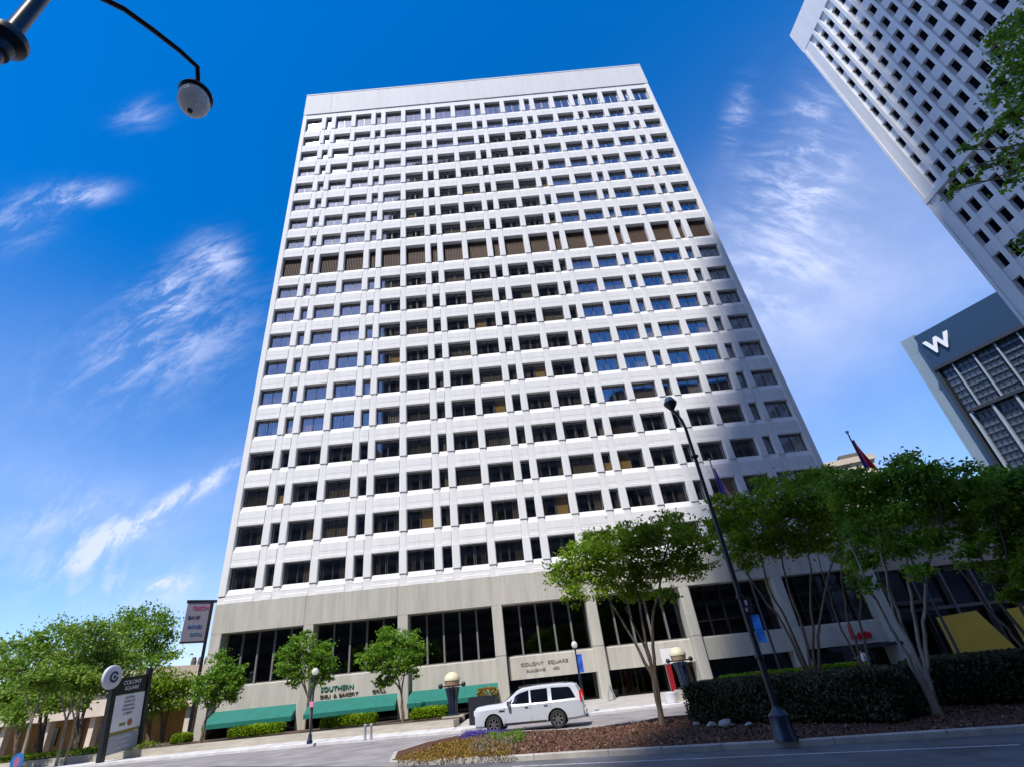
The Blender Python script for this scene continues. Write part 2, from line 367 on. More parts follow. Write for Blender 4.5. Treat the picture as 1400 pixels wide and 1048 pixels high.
mb.box(XL+.01, XR-.01, -.03, 24, 83.02, 88.40); mb.box(XL-.02, XR+.02, -.10, 24.3, 88.46, 88.72)
part(mb, 'parapet', 'parapet', TW)
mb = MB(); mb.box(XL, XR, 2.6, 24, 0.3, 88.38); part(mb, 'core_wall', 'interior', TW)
mb = MB()
for x0, x1 in ((XL, XL+.25), (XR-.25, XR)): mb.box(x0, x1, .7, 24, 7.9, 83.0)
mb.box(XL, XR, 24, 24.3, 0.4, 83.0); part(mb, 'side_wall', 'precast', TW)
mb = MB()
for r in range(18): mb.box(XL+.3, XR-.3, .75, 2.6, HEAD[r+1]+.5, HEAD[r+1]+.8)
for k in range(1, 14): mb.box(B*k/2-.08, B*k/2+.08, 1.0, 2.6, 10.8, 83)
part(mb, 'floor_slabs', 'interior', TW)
# tan base: band, columns, lobby glazing, street-level spandrels
mb = MB()
for k in range(7):
    a = XL if k == 0 else B*k-.42+.012; b = XR if k == 6 else B*(k+1)-.42-.012
    mb.box(a, b, -.03, 1.5, 7.80, 10.10)
mb.box(XL+.1, XR-.1, .0, 1.4, 7.83, 10.08)
part(mb, 'band', 'base_concrete', TW)
for k in range(8):
    x = B*k; w = .43
    if k == 0: x0, x1 = XL, .62
    elif k == 7: x0, x1 = 7*B-.62, XR
    else: x0, x1 = x-w, x+w
    mb = MB(); c = .05
    def col(z0, z1): mb.prism([(x0, 1.45), (x0, c-.02), (x0+c, -.02), (x1-c, -.02), (x1, c-.02), (x1, 1.45)], z0, z1)
    col(0.1, 4.02); col(4.06, 7.80); mb.box(x0+.04, x1-.04, .06, 1.4, 4.0, 4.08)
    part(mb, 'column', 'base_concrete', TW)
for k in range(7):
    x0 = .62 if k == 0 else B*k+.43; x1 = 7*B-.62 if k == 6 else B*(k+1)-.43
    z0, z1 = 2.28, 3.92
    if k in (0, 1, 2): z0 = 2.1
    mb = MB(); mb.xprism([(.50, z0), (.50, z1-.08), (.56, z1), (1.4, z1), (1.4, z0)], x0+.10 if k == 3 else x0, x1-.003)
    sp = part(mb, 'spandrel', 'base_concrete', TW)
    if k == 3:
        for tx, dx, z, sz in (('COLONY', 1.95, 3.28, .32), ('SQUARE', 4.0, 3.28, .32), ('BUILDING', 2.2, 2.82, .25), ('400', 3.8, 2.82, .25)):
            text_mb(tx, sz, 'letter_grey', 'lettering', sp, (x0+dx, .47, z), (1, 0, 0), (0, 0, 1), .02, 1.35)
    if k == 1:
        text_mb('SOUTHERN', .44, 'letter_green', 'lettering', sp, (x0+2.1, .45, 3.02), (1, 0, 0), (0, 0, 1), .04, 1.15)
        text_mb('CAFE', .44, 'letter_green', 'lettering', sp, (x0+5.6, .45, 3.02), (1, 0, 0), (0, 0, 1), .04, 1.2)
        for tx, dx in (('DELI', 1.2), ('&', 1.95), ('BAKERY', 3.0)): text_mb(tx, .30, 'letter_brown', 'lettering', sp, (x0+dx, .45, 2.52), (1, 0, 0), (0, 0, 1), .03, 1.4)
        text_mb('GRILL', .30, 'letter_brown', 'lettering', sp, (x0+5.4, .45, 2.52), (1, 0, 0), (0, 0, 1), .03, 1.4)
    if k == 6:
        lx = ony(1169, 870, .44); text_mb('L', 1.4, 'letter_red', 'lettering', sp, (lx[0], .44, 3.12), (1, 0, 0), (0.05, 0, 1), .06, .95, .07)
        lx = ony(1186, 876, .44); text_mb('auto', .95, 'letter_red', 'lettering', sp, (lx[0], .44, 2.92), (1, 0, 0), (0.05, 0, 1), .06, .62, .04)
    # lobby window: recessed dark glass with vertical mullions
    mb = MB()
    n = 5
    for i in range(1, n):
        x = x0+(x1-x0)*i/n; mb.box(x-.07, x+.07, 1.0, 1.32, 3.92, 7.8)
    if k in (5, 6):
        for z in (5.1, 6.4): mb.box(x0, x1, 1.12, 1.24, z-.05, z+.05)
    mb.box(x0, x1, 1.1, 1.3, 3.92, 4.02)
    lw = part(mb, 'lobby_window', 'mullion' if k < 5 else 'frame_bronze', TW)
    mb = MB(); mb.box(x0, x1, 1.20, 1.215, 4.02, 7.8); sub(mb, 'pane', 'lobby_glass', lw)
    # street-level storefront
    mb = MB()
    for i in range(0, 7):
        x = x0+(x1-x0)*i/6; mb.box(x-.04, x+.04, 1.56, 1.68, 0.2, z0+.3)
    mb.box(x0, x1, 1.58, 1.66, 0.35, 0.55)
    sf = part(mb, 'storefront', 'frame_bronze', TW)
    mb = MB(); mb.box(x0-.3, x1+.3, 1.60, 1.61, 0.55, z0+.3); sub(mb, 'pane', 'lobby_glass', sf)
    if k in (0, 1, 2):
        mb = MB(); a, b = x0+.02, x1-.02
        mb.xprism([(.49, 2.24), (-.66, 1.46), (-.66, 1.16), (-.64, 1.16), (-.64, 1.44), (.49, 2.20)], a, b)
        for xx in (a, b): mb.xprism([(.48, 2.23), (-.65, 1.45), (-.65, 1.16), (.48, 1.30)], xx-.01, xx+.01)
        part(mb, 'awning', 'awning', TW)
# restaurant canopy under the red sign
mb = MB(); mb.box(6*B+2.2, 7*B-.3, -.5, .5, 1.95, 2.2); part(mb, 'canopy', 'car_trim', TW)
# windows: the 98 that show largest are parts, the rest one part
rest_f = MB(); rest_g = MB(); rest_c = {m: MB() for m in ('curtain_taupe', 'curtain_gold', 'curtain_dark', 'curtain_pale', 'curtain_rust')}
def win_frame(mb, x0, x1, z0, z1, w):
    y0, y1 = .44, .52; t = .05
    mb.box(x0, x0+t, y0, y1, z0, z1); mb.box(x1-t, x1, y0, y1, z0, z1)
    mb.box(x0+t, x1-t, y0, y1, z0, z0+t); mb.box(x0+t, x1-t, y0, y1, z1-t, z1)
    if w:
        xm = (x0+x1)/2; mb.box(xm-.03, xm+.03, y0+.01, y1-.01, z0+t, z1-t)
rw = random.Random(5)
def curtain(x0, x1, z0, z1, w, row):
    """drapes hanging just behind the glass: (material, x0, x1, z0, z1) strips"""
    W = x1-x0; p = rw.random(); out = []
    base = rw.choice(['curtain_dark', 'curtain_dark', 'curtain_taupe'])
    if w:
        if p < .22:
            out.append((rw.choice(['curtain_taupe', 'curtain_taupe', 'curtain_dark']), x0, x1))
        else:
            a = rw.uniform(.10, .34); b = rw.uniform(.10, .34)
            out += [(base, x0, x0+W*a), (base, x1-W*b, x1)]
            out.append(('curtain_pale' if rw.random() < .65 else 'curtain_taupe', x0+W*.46, x0+W*(.50+rw.uniform(.03, .09))))
        q = rw.random()
        if q < (.20 if row > 11 else .06):
            s = rw.choice([0, .5]); g = 'curtain_gold' if rw.random() < .7 else 'curtain_pale'
            out = [o for o in out if not (o[1] >= x0+W*s-.01 and o[2] <= x0+W*(s+.5)+.01)]
            out.append((g, x0+W*(s+.04), x0+W*(s+.46)))
        elif q < (.18 if row > 11 else .07): out.append(('curtain_rust', x0+W*.15, x0+W*.42, .35))
    else:
        if p < .5: out.append((base, x0+W*.5, x1))
        elif p < .58: out.append(('curtain_gold', x0, x1, .5))
    return out
pleat = lambda mb, a, b, z0, z1: [mb.box(a+(b-a)*i/max(1, round((b-a)/.16)), a+(b-a)*(i+.62)/max(1, round((b-a)/.16)), .55+.03*(i % 2), .58+.03*(i % 2), z0, z1) for i in range(max(1, round((b-a)/.16)))]
for r in range(19):
    for ci, (x0, x1, w) in enumerate(CELLS):
        z0, z1 = SILL[r], HEAD[r]
        if r == 8:
            mb = MB(); mb.box(x0, x1, .62, .66, z0, z1)
            n = 12 if w else 4
            for i in range(n):
                xx = x0+(x1-x0)*(i+.5)/n; mb.box(xx-.05, xx+.05, .50, .62, z0, z1)
            part(mb, 'louver', 'louver', TW); continue
        cs = curtain(x0, x1, z0, z1, w, r)
        if w and r >= 12:
            mb = MB(); win_frame(mb, x0, x1, z0, z1, w); wo = part(mb, 'window', 'frame_bronze', TW)
            mb = MB(); mb.box(x0, x1, .475, .481, z0, z1); sub(mb, 'pane', 'window_glass', wo)
            for o in cs:
                mb = MB(); zt = z1 if len(o) == 3 else z0+(z1-z0)*o[3]
                if o[0] == 'curtain_rust' or o[0] == 'curtain_gold': mb.box(o[1], o[2], .56, .59, z0, zt)
                else: pleat(mb, o[1], o[2], z0, zt)
                sub(mb, 'curtain', o[0], wo)
        else:
            win_frame(rest_f, x0, x1, z0, z1, w); rest_g.box(x0, x1, .475, .481, z0, z1)
            for o in cs:
                zt = z1 if len(o) == 3 else z0+(z1-z0)*o[3]; rest_c[o[0]].box(o[1], o[2], .56, .59, z0, zt)
ro = part(rest_f, 'windows', 'frame_bronze', TW); ro['kind'] = 'stuff'
g = sub(rest_g, 'panes', 'window_glass', ro); g['kind'] = 'stuff'
for m, b_ in rest_c.items():
    if b_.v: g = sub(b_, 'curtains', m, ro); g['kind'] = 'stuff'
# ------------------------------------------------------------------ ground, roads, kerbs
mb = MB(); S = 1500; mb.add([(-S, -S, -.02), (S, -S, -.02), (S, S, -.02), (-S, S, -.02)], [(0, 1, 2, 3)]); struct(mb, 'ground', 'ground')
def sheet(name, m, poly, z=0.0, kind='structure'):
    mb = MB(); mb.add([(p[0], p[1], (p[2] if len(p) > 2 else z)) for p in poly], [tuple(range(len(poly)))]); o = mb.build(name, m)
    if kind: o['kind'] = kind
    return o
KD = np.array([.93, -.35]); KD /= np.linalg.norm(KD); KN = np.array([-KD[1], KD[0]])      # the street runs at an angle to the facade
def street(s, t): p = np.array([26.0, -25.9])+KD*s+KN*t; return (p[0], p[1])
# plan outlines
front = [onz(*p, 0.0)[:2] for p in ((531, 1047), (560, 1045.5), (620, 1043.5), (700, 1040), (800, 1034), (950, 1027), (1100, 1019.5), (1250, 1010), (1400, 1001))]
front = [tuple(p) for p in front]
d = np.array(front[-1])-np.array(front[-3]); d /= np.linalg.norm(d)
front += [tuple(np.array(front[-1])+d*k) for k in (6, 30, 90)]
back = [tuple(onz(*p, 0.0)[:2]) for p in ((538, 1033), (580, 1019), (625, 1009), (715, 1003), (800, 999.5), (870, 991), (905, 984))]
sheet('road', 'asphalt', [(-160, -100), (220, -100), (220, -14), (-160, -5.5)], -0.008)
sheet('driveway', 'driveway', [tuple(onz(300, 1046, 0)[:2]), front[0], back[1], back[2], back[3], back[4], back[5], back[6], (34.5, -13.0), (40, -12.6), (62, -12.6), (62, -9.2), (33, -8.9), (27, -9.0), (21.1, -11.6), (12.6, -9.9), (.8, -7.8), (-14, -6.6), (-14, -12)], -.002)
# lane line on the dark road
mb = MB()
for (a, b) in (((700, 1047), (1395, 1017)),):
    A = onz(*a, 0); Bq = onz(*b, 0); n = 26
    for i in range(n):
        if i % 1 == 0:
            p = A+(Bq-A)*(i/n); q = A+(Bq-A)*((i+.98)/n); t = (Bq-A)[:2]/np.linalg.norm((Bq-A)[:2]); nn = np.array([-t[1], t[0]])*.055
            mb.add([(*(p[:2]-nn), .0), (*(q[:2]-nn), .0), (*(q[:2]+nn), .0), (*(p[:2]+nn), .0)], [(0, 1, 2, 3)])
struct(mb, 'lane_line', 'lane_paint')
# planted island: kerb ring + bed
ringb = [(34.0, -17.6), (36.5, -14.2), (60, -13.6), (150, -13.6)]
isl = front+[ringb[3], ringb[2], ringb[1], ringb[0]]+back[::-1]
isl = [np.array(p, float) for p in isl]
def offset(poly, dd):
    n = len(poly); out = []
    for i in range(n):
        a, b, c = poly[i-1], poly[i], poly[(i+1) % n]
        e1 = (b-a)/np.linalg.norm(b-a); e2 = (c-b)/np.linalg.norm(c-b)
        n1 = np.array([-e1[1], e1[0]]); n2 = np.array([-e2[1], e2[0]]); m = n1+n2; m /= max(.3, np.linalg.norm(m))
        out.append(b+m*dd/max(.5, m@n1))
    return out
inner = offset(isl, .17)
mb = MB(); n = len(isl)
rnd = offset(isl, .03)
V = [(*p, -.01) for p in isl]+[(*p, .12) for p in isl]+[(*p, .145) for p in rnd]+[(*p, .145) for p in inner]+[(*p, -.01) for p in inner]
fs = []
for L in range(4): fs += [(L*n+i, L*n+(i+1) % n, (L+1)*n+(i+1) % n, (L+1)*n+i) for i in range(n)]
mb.add(V, fs); struct(mb, 'island_kerb', 'kerb')
mb = MB()
for a, b in zip(front[:-1], front[1:]):      # joints in the kerb stones
    a = np.array(a); b = np.array(b); L = np.linalg.norm(b-a); e = (b-a)/L; nn_ = np.array([-e[1], e[0]])
    for k in range(int(L/1.5)):
        c = a+e*(k*1.5+.7); mb.obox((*(c+nn_*.085), .075), (*e, 0), (*nn_, 0), (0, 0, 1), .012, .088, .073)
struct(mb, 'kerb_joints', 'joint')
sheet('mulch_bed', 'mulch', [tuple(p) for p in offset(isl, .165)], .125)
# bark chips lying on the bed
Pm = []
for _ in range(16000):
    s = RNG.uniform(0, 1); x = 21+ (40-21)*s**0.9; y = RNG.uniform(-31, -16)
    Pm.append((x, y))
from mathutils.geometry import intersect_point_line
def inside(p, poly):
    c = False; n = len(poly); j = n-1
    for i in range(n):
        if ((poly[i][1] > p[1]) != (poly[j][1] > p[1])) and (p[0] < (poly[j][0]-poly[i][0])*(p[1]-poly[i][1])/(poly[j][1]-poly[i][1])+poly[i][0]): c = not c
        j = i
    return c
inn3 = offset(isl, .25)
Pm = np.array([(p[0], p[1], .135+RNG.uniform(0, .02)) for p in Pm if inside(p, inn3)])
leafmat('chip', (0.05, 0.025, 0.016), (0.12, 0.058, 0.038), (0.27, 0.16, 0.11), 0.0)
tag(leaf_mesh('bark_mulch', Pm, .045, 'chip'), kind='stuff')
# sidewalk in front of the building
sw = [(-40, -5.6), (-14, -6.55), (.8, -7.85), (12.6, -9.95), (21.1, -11.65), (24.5, -10.0), (27.4, -9.05), (33, -8.95), (62, -9.25)]
swb = [(62, -7.4), (33, -7.1), (28.4, -7.1), (24, -8.2), (20.6, -9.35), (10.9, -6.9), (.33, -5.9), (-14, -4.6), (-40, -3.6)]
mb = MB(); n = len(sw)
V = [(*p, -.01) for p in sw]+[(*p, .13) for p in sw]+[(p[0], p[1]+.03, .15) for p in sw]+[(p[0], p[1]+.25, .152) for p in sw]+[(*p, .155) for p in swb[::-1]]
mb.add(V, [(L*n+i, L*n+i+1, (L+1)*n+i+1, (L+1)*n+i) for L in range(4) for i in range(n-1)]); struct(mb, 'sidewalk', 'concrete_walk')
mb = MB()
for i in range(34):                          # scored joints across the sidewalk
    x = -13.0+1.6*i; y0 = float(np.interp(x, [p[0] for p in sw], [p[1] for p in sw])); y1 = float(np.interp(x, [p[0] for p in swb[::-1]], [p[1] for p in swb[::-1]]))
    mb.add([(x, y0+.27, .1585), (x+.035, y0+.27, .1585), (x+.035, y1-.02, .1605), (x, y1-.02, .1605)], [(0, 1, 2, 3)])
struct(mb, 'sidewalk_joints', 'joint')
# forecourt slopes gently up to the doors
sheet('forecourt', 'plaza', [(20.6, -9.37, .15), (24, -8.22, .15), (28.4, -7.12, .15), (33, -7.12, .15), (62, -7.42, .15), (62, 2.6, .46), (21.2, 2.6, .46)])
# raised planter with a stone wall, left half
pw = [(-14, -4.62), (.33, -5.92), (10.9, -6.92), (20.45, -9.33), (20.75, -8.9)]
mb = MB()
o1 = [np.array(p) for p in pw]; o2 = [p+np.array([.05, .38]) for p in o1]; o2[-1] = o1[-1]+np.array([-.3, .15])
n = len(o1)
V = [(*p, .0) for p in o1]+[(*p, .53) for p in o1]+[(p[0], p[1], .55) for p in o1]+[(*p, .55) for p in o2]+[(*p, .3) for p in o2]
mb.add(V, [(L*n+i, L*n+i+1, (L+1)*n+i+1, (L+1)*n+i) for L in range(4) for i in range(n-1)])
pwall = mb.build('planter_wall', 'stone_wall'); tag(pwall, 'low tan stone planter wall running along the white sidewalk at the left', 'wall')
sheet('planting_bed', 'soil', [(-14, -4.3), (.4, -5.6), (11, -6.6), (20.6, -9.0), (20.75, 2.6), (-14, 2.6)], .50)
# ------------------------------------------------------------------ white tower on the right
def at70(y, z): k = 1.285; return (-43+(y+43)*k, 2+(z-2)*k)
WX = 83.0
WT = thing('white_tower', (WX+15, -30, 0), 'white tower in the upper right corner, small square dark windows between thick ribs', 'building')
pitch = 1.542; fh = 3.70; yc0 = -1.56; zc0 = 86.15
NCOL = 34; NROW = 23
mb = MB()
ye = .55
yN = yc0-pitch*(NCOL-.5)
mb.box(WX+.9, WX+32, yN, ye, 0, 94.6)                       # body
mb.box(WX-.35, WX+32.2, yN-.2, ye+.15, 89.0, 94.9)          # parapet
mb.box(WX-.30, WX+.9, yc0+.42+.02, ye-.35, 0, 89.0); mb.box(WX-.42, WX+.9, ye-.33, ye, 0, 89.0)
for j in range(NCOL):                                       # ribs
    y = yc0-pitch*(j+.5)
    mb.prism([(WX-.38, y-.20), (WX+.9, y-.29), (WX+.9, y+.29), (WX-.38, y+.20)][::-1], 50.9, 89.0)
    mb.prism([(WX-.12, y-.27), (WX+.9, y-.29), (WX+.9, y+.29), (WX-.12, y+.27)][::-1], 0, 50.9)
for i in range(NROW+1):
    zt = zc0-fh*(i-1)-1.0; zb = zc0-fh*i+1.0
    if i == 0: zt = 89.0
    xf = WX-.0
    if zb > 0: mb.xprism([(yN, zb), (yN, zt), (ye-.4, zt), (ye-.4, zb)], xf, WX+.9)
mb.box(WX-.5, WX+.9, yN, ye+.05, 50.2, 50.9)
part(mb, 'wall', 'tower_white', WT)
cells = []
for i in range(NROW):
    for j in range(NCOL):
        y = yc0-pitch*j; z = zc0-fh*i; p = project((WX, y, z))
        vis = p is not None and 1080 < p[0] < 1405 and -5 < p[1] < 640
        dist = np.linalg.norm(np.array([WX, y, z])-CAM)
        cells.append((0 if vis else 1, dist, y, z))
cells.sort()
rest = MB()
for q, (v, dd, y, z) in enumerate(cells):
    m = MB() if (q < 100 and v == 0) else rest
    m.box(WX+.42, WX+.5, y-.52, y+.52, z-1.02, z+1.02)
    if m is not rest: part(m, 'window', 'tower_window', WT)
o = part(rest, 'windows', 'tower_window', WT); o['kind'] = 'stuff'
# ------------------------------------------------------------------ dark hotel tower with a letter W
a0 = math.radians(46.75); a1 = math.radians(53.2)
A = np.array([CAM[0]+142.6*math.sin(a0), CAM[1]+142.6*math.cos(a0)]); Bp = np.array([CAM[0]+139*math.sin(a1), CAM[1]+139*math.cos(a1)])
u = (Bp-A)/np.linalg.norm(Bp-A); nrm = np.array([-u[1], u[0]])                    # points away from the camera
if nrm@(A-CAM[:2]) < 0: nrm = -nrm
def hp(s, t, z): p = A+u*s+nrm*t; return (p[0], p[1], z)
HT = thing('hotel_tower', (*(A+u*25+nrm*12), 0), 'dark blue-grey glass tower with a pale letter W near its roof, far right', 'building')
def hbox(mb, s0, s1, t0, t1, z0, z1):
    v = [hp(s, t, z) for z in (z0, z1) for t in (t0, t1) for s in (s0, s1)]
    mb.add(v, [(0, 2, 3, 1), (4, 5, 7, 6), (0, 1, 5, 4), (2, 6, 7, 3), (0, 4, 6, 2), (1, 3, 7, 5)])
ZT = 2+142.6*math.tan(math.radians(24.0))
mb = MB(); hbox(mb, -.2, 50, .6, 28, 0, ZT-.6); part(mb, 'glass_wall', 'hotel_glass', HT)
mb = MB(); hbox(mb, -3.4, -.1, 1.2, 30, 0, ZT+1.2); part(mb, 'side_slab', 'hotel_slab', HT)
mb = MB(); hbox(mb, -.1, 50, -.3, 4, ZT-9.2, ZT); band = part(mb, 'roof_band', 'hotel_band', HT)
mb = MB(); hbox(mb, -.2, 50, -.9, 0.6, ZT-9.9, ZT-9.2); hbox(mb, 1.5, 50, -.9, 0.6, ZT-21.5, ZT-20.8); hbox(mb, -.2, 0.4, -.6, .6, ZT-60, ZT-9.9); part(mb, 'ledge', 'hotel_line', HT)
mb = MB()
for k in range(40):
    z = ZT-10.9-1.55*k
    if z > 2: hbox(mb, .6, 50, .35, .6, z-.45, z+.0)
part(mb, 'floor_bands', 'hotel_spandrel', HT)
for k in range(10):
    mb = MB(); s = .9+3.9*k
    hbox(mb, s, s+.42, -.55, .6, 4, ZT-21.6); hbox(mb, s+.2+1.9, s+.45+1.9, -.3, .6, ZT-20.7, ZT-10); part(mb, 'fin', 'hotel_fin', HT)
mb = MB()
for k in range(50): hbox(mb, .6+k*.97, .7+k*.97, .28, .6, 4, ZT-10)
part(mb, 'glazing_bars', 'hotel_line', HT)
wp = hp(3.3, -.6, ZT-4.6)
text_mb('W', 4.9, 'white_paint', 'letter', band, wp, (u[0], u[1], 0), (0, 0, 1), .2, .9, .10)
mb = MB(); hbox(mb, 0.2, 3.0, 8, 12, ZT-.6, ZT+2.6); part(mb, 'roof_hut', 'beige_wall', HT)
# ------------------------------------------------------------------ tan building behind, right of the office tower
def azp(az, d): a = math.radians(az); return np.array([CAM[0]+d*math.sin(a), CAM[1]+d*math.cos(a)])
T1 = thing('tan_building', (*azp(36, 128), 0), 'distant tan stone building right of the office tower, flat roof above the trees', 'building')
p0, p1 = azp(32.0, 122), azp(39.2, 126)
mb = MB(); w = p1-p0; nn = np.array([-w[1], w[0]])/np.linalg.norm(w)*22
mb.prism([p0, p1, p1+nn, p0+nn], 0, 36.2); part(mb, 'wall', 'beige_wall', T1)
mb = MB(); e = w/np.linalg.norm(w); nq = nn/22
mb.prism([p0-e*.3-nq*.5, p1+e*.3-nq*.5, p1+e*.3+nn, p0-e*.3+nn], 36.2, 37.4); part(mb, 'cornice', 'beige_wall', T1)
for r in range(8):
    for c in range(6):
        q = p0+w*((c+.5)/6); mb = MB(); z = 32.5-r*3.9
        mb.obox((*(q-nq*.02), z), (*e, 0), (*nq, 0), (0, 0, 1), .9, .12, .85); part(mb, 'window', 'beige_dark', T1)
mb = MB(); mb.prism([p1-e*4+nq*6, p1+e*1-e*1+nq*6, p1+nq*12, p1-e*4+nq*12], 37.4, 40.2); part(mb, 'roof_hut', 'beige_dark', T1)
# low retail building at far right with yellow panels
RB = thing('retail_building', (75, 16, 0), 'low cream building behind the right-hand trees with dark slanting glazing', 'building')
mb = MB(); mb.box(57.6, 110, 10, 26, 8.6, 13.0); mb.box(57.6, 110, 9.4, 26, 12.9, 13.5); part(mb, 'wall', 'beige_wall', RB)
mb = MB(); mb.box(57.7, 110, 10.8, 25.9, 0.0, 8.6); part(mb, 'glass_wall', 'dark_glass', RB)
mb = MB()
for k in range(16): mb.box(59+k*3.1, 59.22+k*3.1, 10.2, 10.8, 0.2, 8.6)
mb.box(57.6, 110, 10.3, 10.8, 4.6, 4.9); part(mb, 'mullions', 'mullion', RB)
mb = MB(); mb.box(69, 73, 10.3, 12, 8.0, 8.6); mb.box(57.8, 66.0, 8.6, 10.6, 5.2, 5.5); part(mb, 'canopy', 'beige_dark', RB)
for i, (x0, x1, xt, zt, lab) in enumerate(((64.6, 70.8, 68.6, 4.1, 'large mustard yellow panel with one slanted edge, left one of two behind the hedge'), (71.3, 79.5, 77.0, 4.2, 'mustard yellow panel at the right edge behind leaning tree stems'))):
    mb = MB(); mb.yprism([(x0, -.1), (x1, -.1), (xt, zt), (x0+.0, zt-.25)], 8.6, 8.95)
    yp = thing('yellow_panel', (x0, 8.8, 0), lab, 'panel', 'yellow panels by the retail building'); part(mb, 'panel', 'yellow_panel', yp)
    mb = MB(); mb.box(x0-.14, x0-.004, 8.56, 8.99, -.1, zt); mb.box(x0+.0, x1+.2, 8.5, 9.05, -.12, .0); part(mb, 'frame', 'car_trim', yp)
# low white kerb wall behind the hedge
mb = MB(); mb.box(50.5, 66, -4.2, -3.9, .1, .62); tag(mb.build('low_wall', 'concrete_walk', bevel=.02), 'low pale concrete wall behind the hedge in front of the yellow panels', 'wall')
# ------------------------------------------------------------------ pavilion and fence beyond the left trees
PV = thing('pavilion', (-45, 14, 0), 'low cream-roofed pavilion behind the trees at far left', 'building')
def zat(x, y, p):   # height seen at pixel row through plan point
    return hd(p[0], p[1], math.hypot(x-CAM[0], y-CAM[1]))[2]
e0 = hd(3, 985, 78); e1 = hd(268, 952, 61)
e0 = e0[:2]; e1 = e1[:2]; w = e1-e0; L = np.linalg.norm(w); e = w/L; nn = np.array([-e[1], e[0]])
def pv(mb, s0, s1, t0, t1, z0, z1):
    v = [(*(e0+e*s+nn*t), z) for z in (z0, z1) for t in (t0, t1) for s in (s0, s1)]
    mb.add(v, [(0, 2, 3, 1), (4, 5, 7, 6), (0, 1, 5, 4), (2, 6, 7, 3), (0, 4, 6, 2), (1, 3, 7, 5)])
mb = MB(); pv(mb, -30, L, 0, 10, 3.0, 5.2); pv(mb, -30, L, -.3, 0, 4.9, 5.3); part(mb, 'roof', 'pink_roof', PV)
mb = MB(); pv(mb, -30, L, 3, 3.4, 0, 3.0); part(mb, 'wall', 'wood_fence', PV)
for s in np.arange(-6, L, 5.5):
    mb = MB(); pv(mb, s, s+.6, .6, 1.2, 0, 3.0); part(mb, 'post', 'pink_roof', PV)
mb = MB()
for s in (1.5, 9.0): pv(mb, s, s+2.6, 2.86, 3.0, 0.8, 2.4)
part(mb, 'opening', 'dark_glass', PV)
UP = thing('terrace_building', (-30, 34, 0), 'pale stone terrace building seen between the left trees and the tower edge', 'building')
u0 = hd(160, 930, 74)[:2]; u1 = hd(300, 905, 74)[:2]; w = u1-u0; ee = w/np.linalg.norm(w); n2 = np.array([-ee[1], ee[0]])
zt = hd(215, 915, 74)[2]
mb = MB(); mb.prism([u0-ee*2, u1, u1+n2*9, u0-ee*2+n2*9], 0.0, zt-1.9); part(mb, 'wall', 'beige_dark', UP)
mb = MB(); mb.prism([u0-ee*2.5-n2*1.2, u1-n2*1.2, u1+n2*9.5, u0-ee*2.5+n2*9.5], zt-1.9, zt+.2); part(mb, 'roof', 'pink_roof', UP)
for k in range(5):
    mb = MB(); q = u0+w*(.72+.07*k); mb.lathe([(.28, 0), (.32, .4), (.2, .9)], 8, (*q, zt+.2)); part(mb, 'vent', 'beige_dark', UP)
# ------------------------------------------------------------------ buildings across the street behind the camera (they shade and mirror)
BT = thing('glass_high_rise', (25, -130, 0), 'dark high-rise with a stepped slanting crown across the street, casting the long shade', 'building')
prof = [(-15.5, 0), (-15.5, 196), (-12, 210), (-7, 220), (-4, 231), (-2, 242), (28, 243), (31.5, 262), (66, 262), (66, 0)]
mb = MB(); mb.yprism(prof, -146, -112.4); part(mb, 'wall', 'dark_tower_stone', BT)
mb = MB()
for k in range(56):
    z = 6+k*3.4
    mb.box(-15.0, 65.4, -112.42, -112.1, z, z+1.5)
part(mb, 'window_bands', 'dark_tower_glass', BT)
for nm, x0, x1, hgt, lab in (('brick_block', -105, -19, 84, 'brown mid-rise block left of the dark high-rise across the street'), ('stone_block', 70, 150, 92, 'grey mid-rise block right of the dark high-rise across the street')):
    bt = thing(nm, ((x0+x1)/2, -125, 0), lab, 'building')
    mb = MB(); mb.box(x0, x1, -145, -112, 0, hgt); part(mb, 'wall', 'dark_tower_stone', bt)
    mb = MB()
    for k in range(int(hgt/4)): mb.box(x0+1, x1-1, -112.0, -111.8, 3+k*4, 4.8+k*4)
    part(mb, 'window_bands', 'dark_tower_glass', bt)
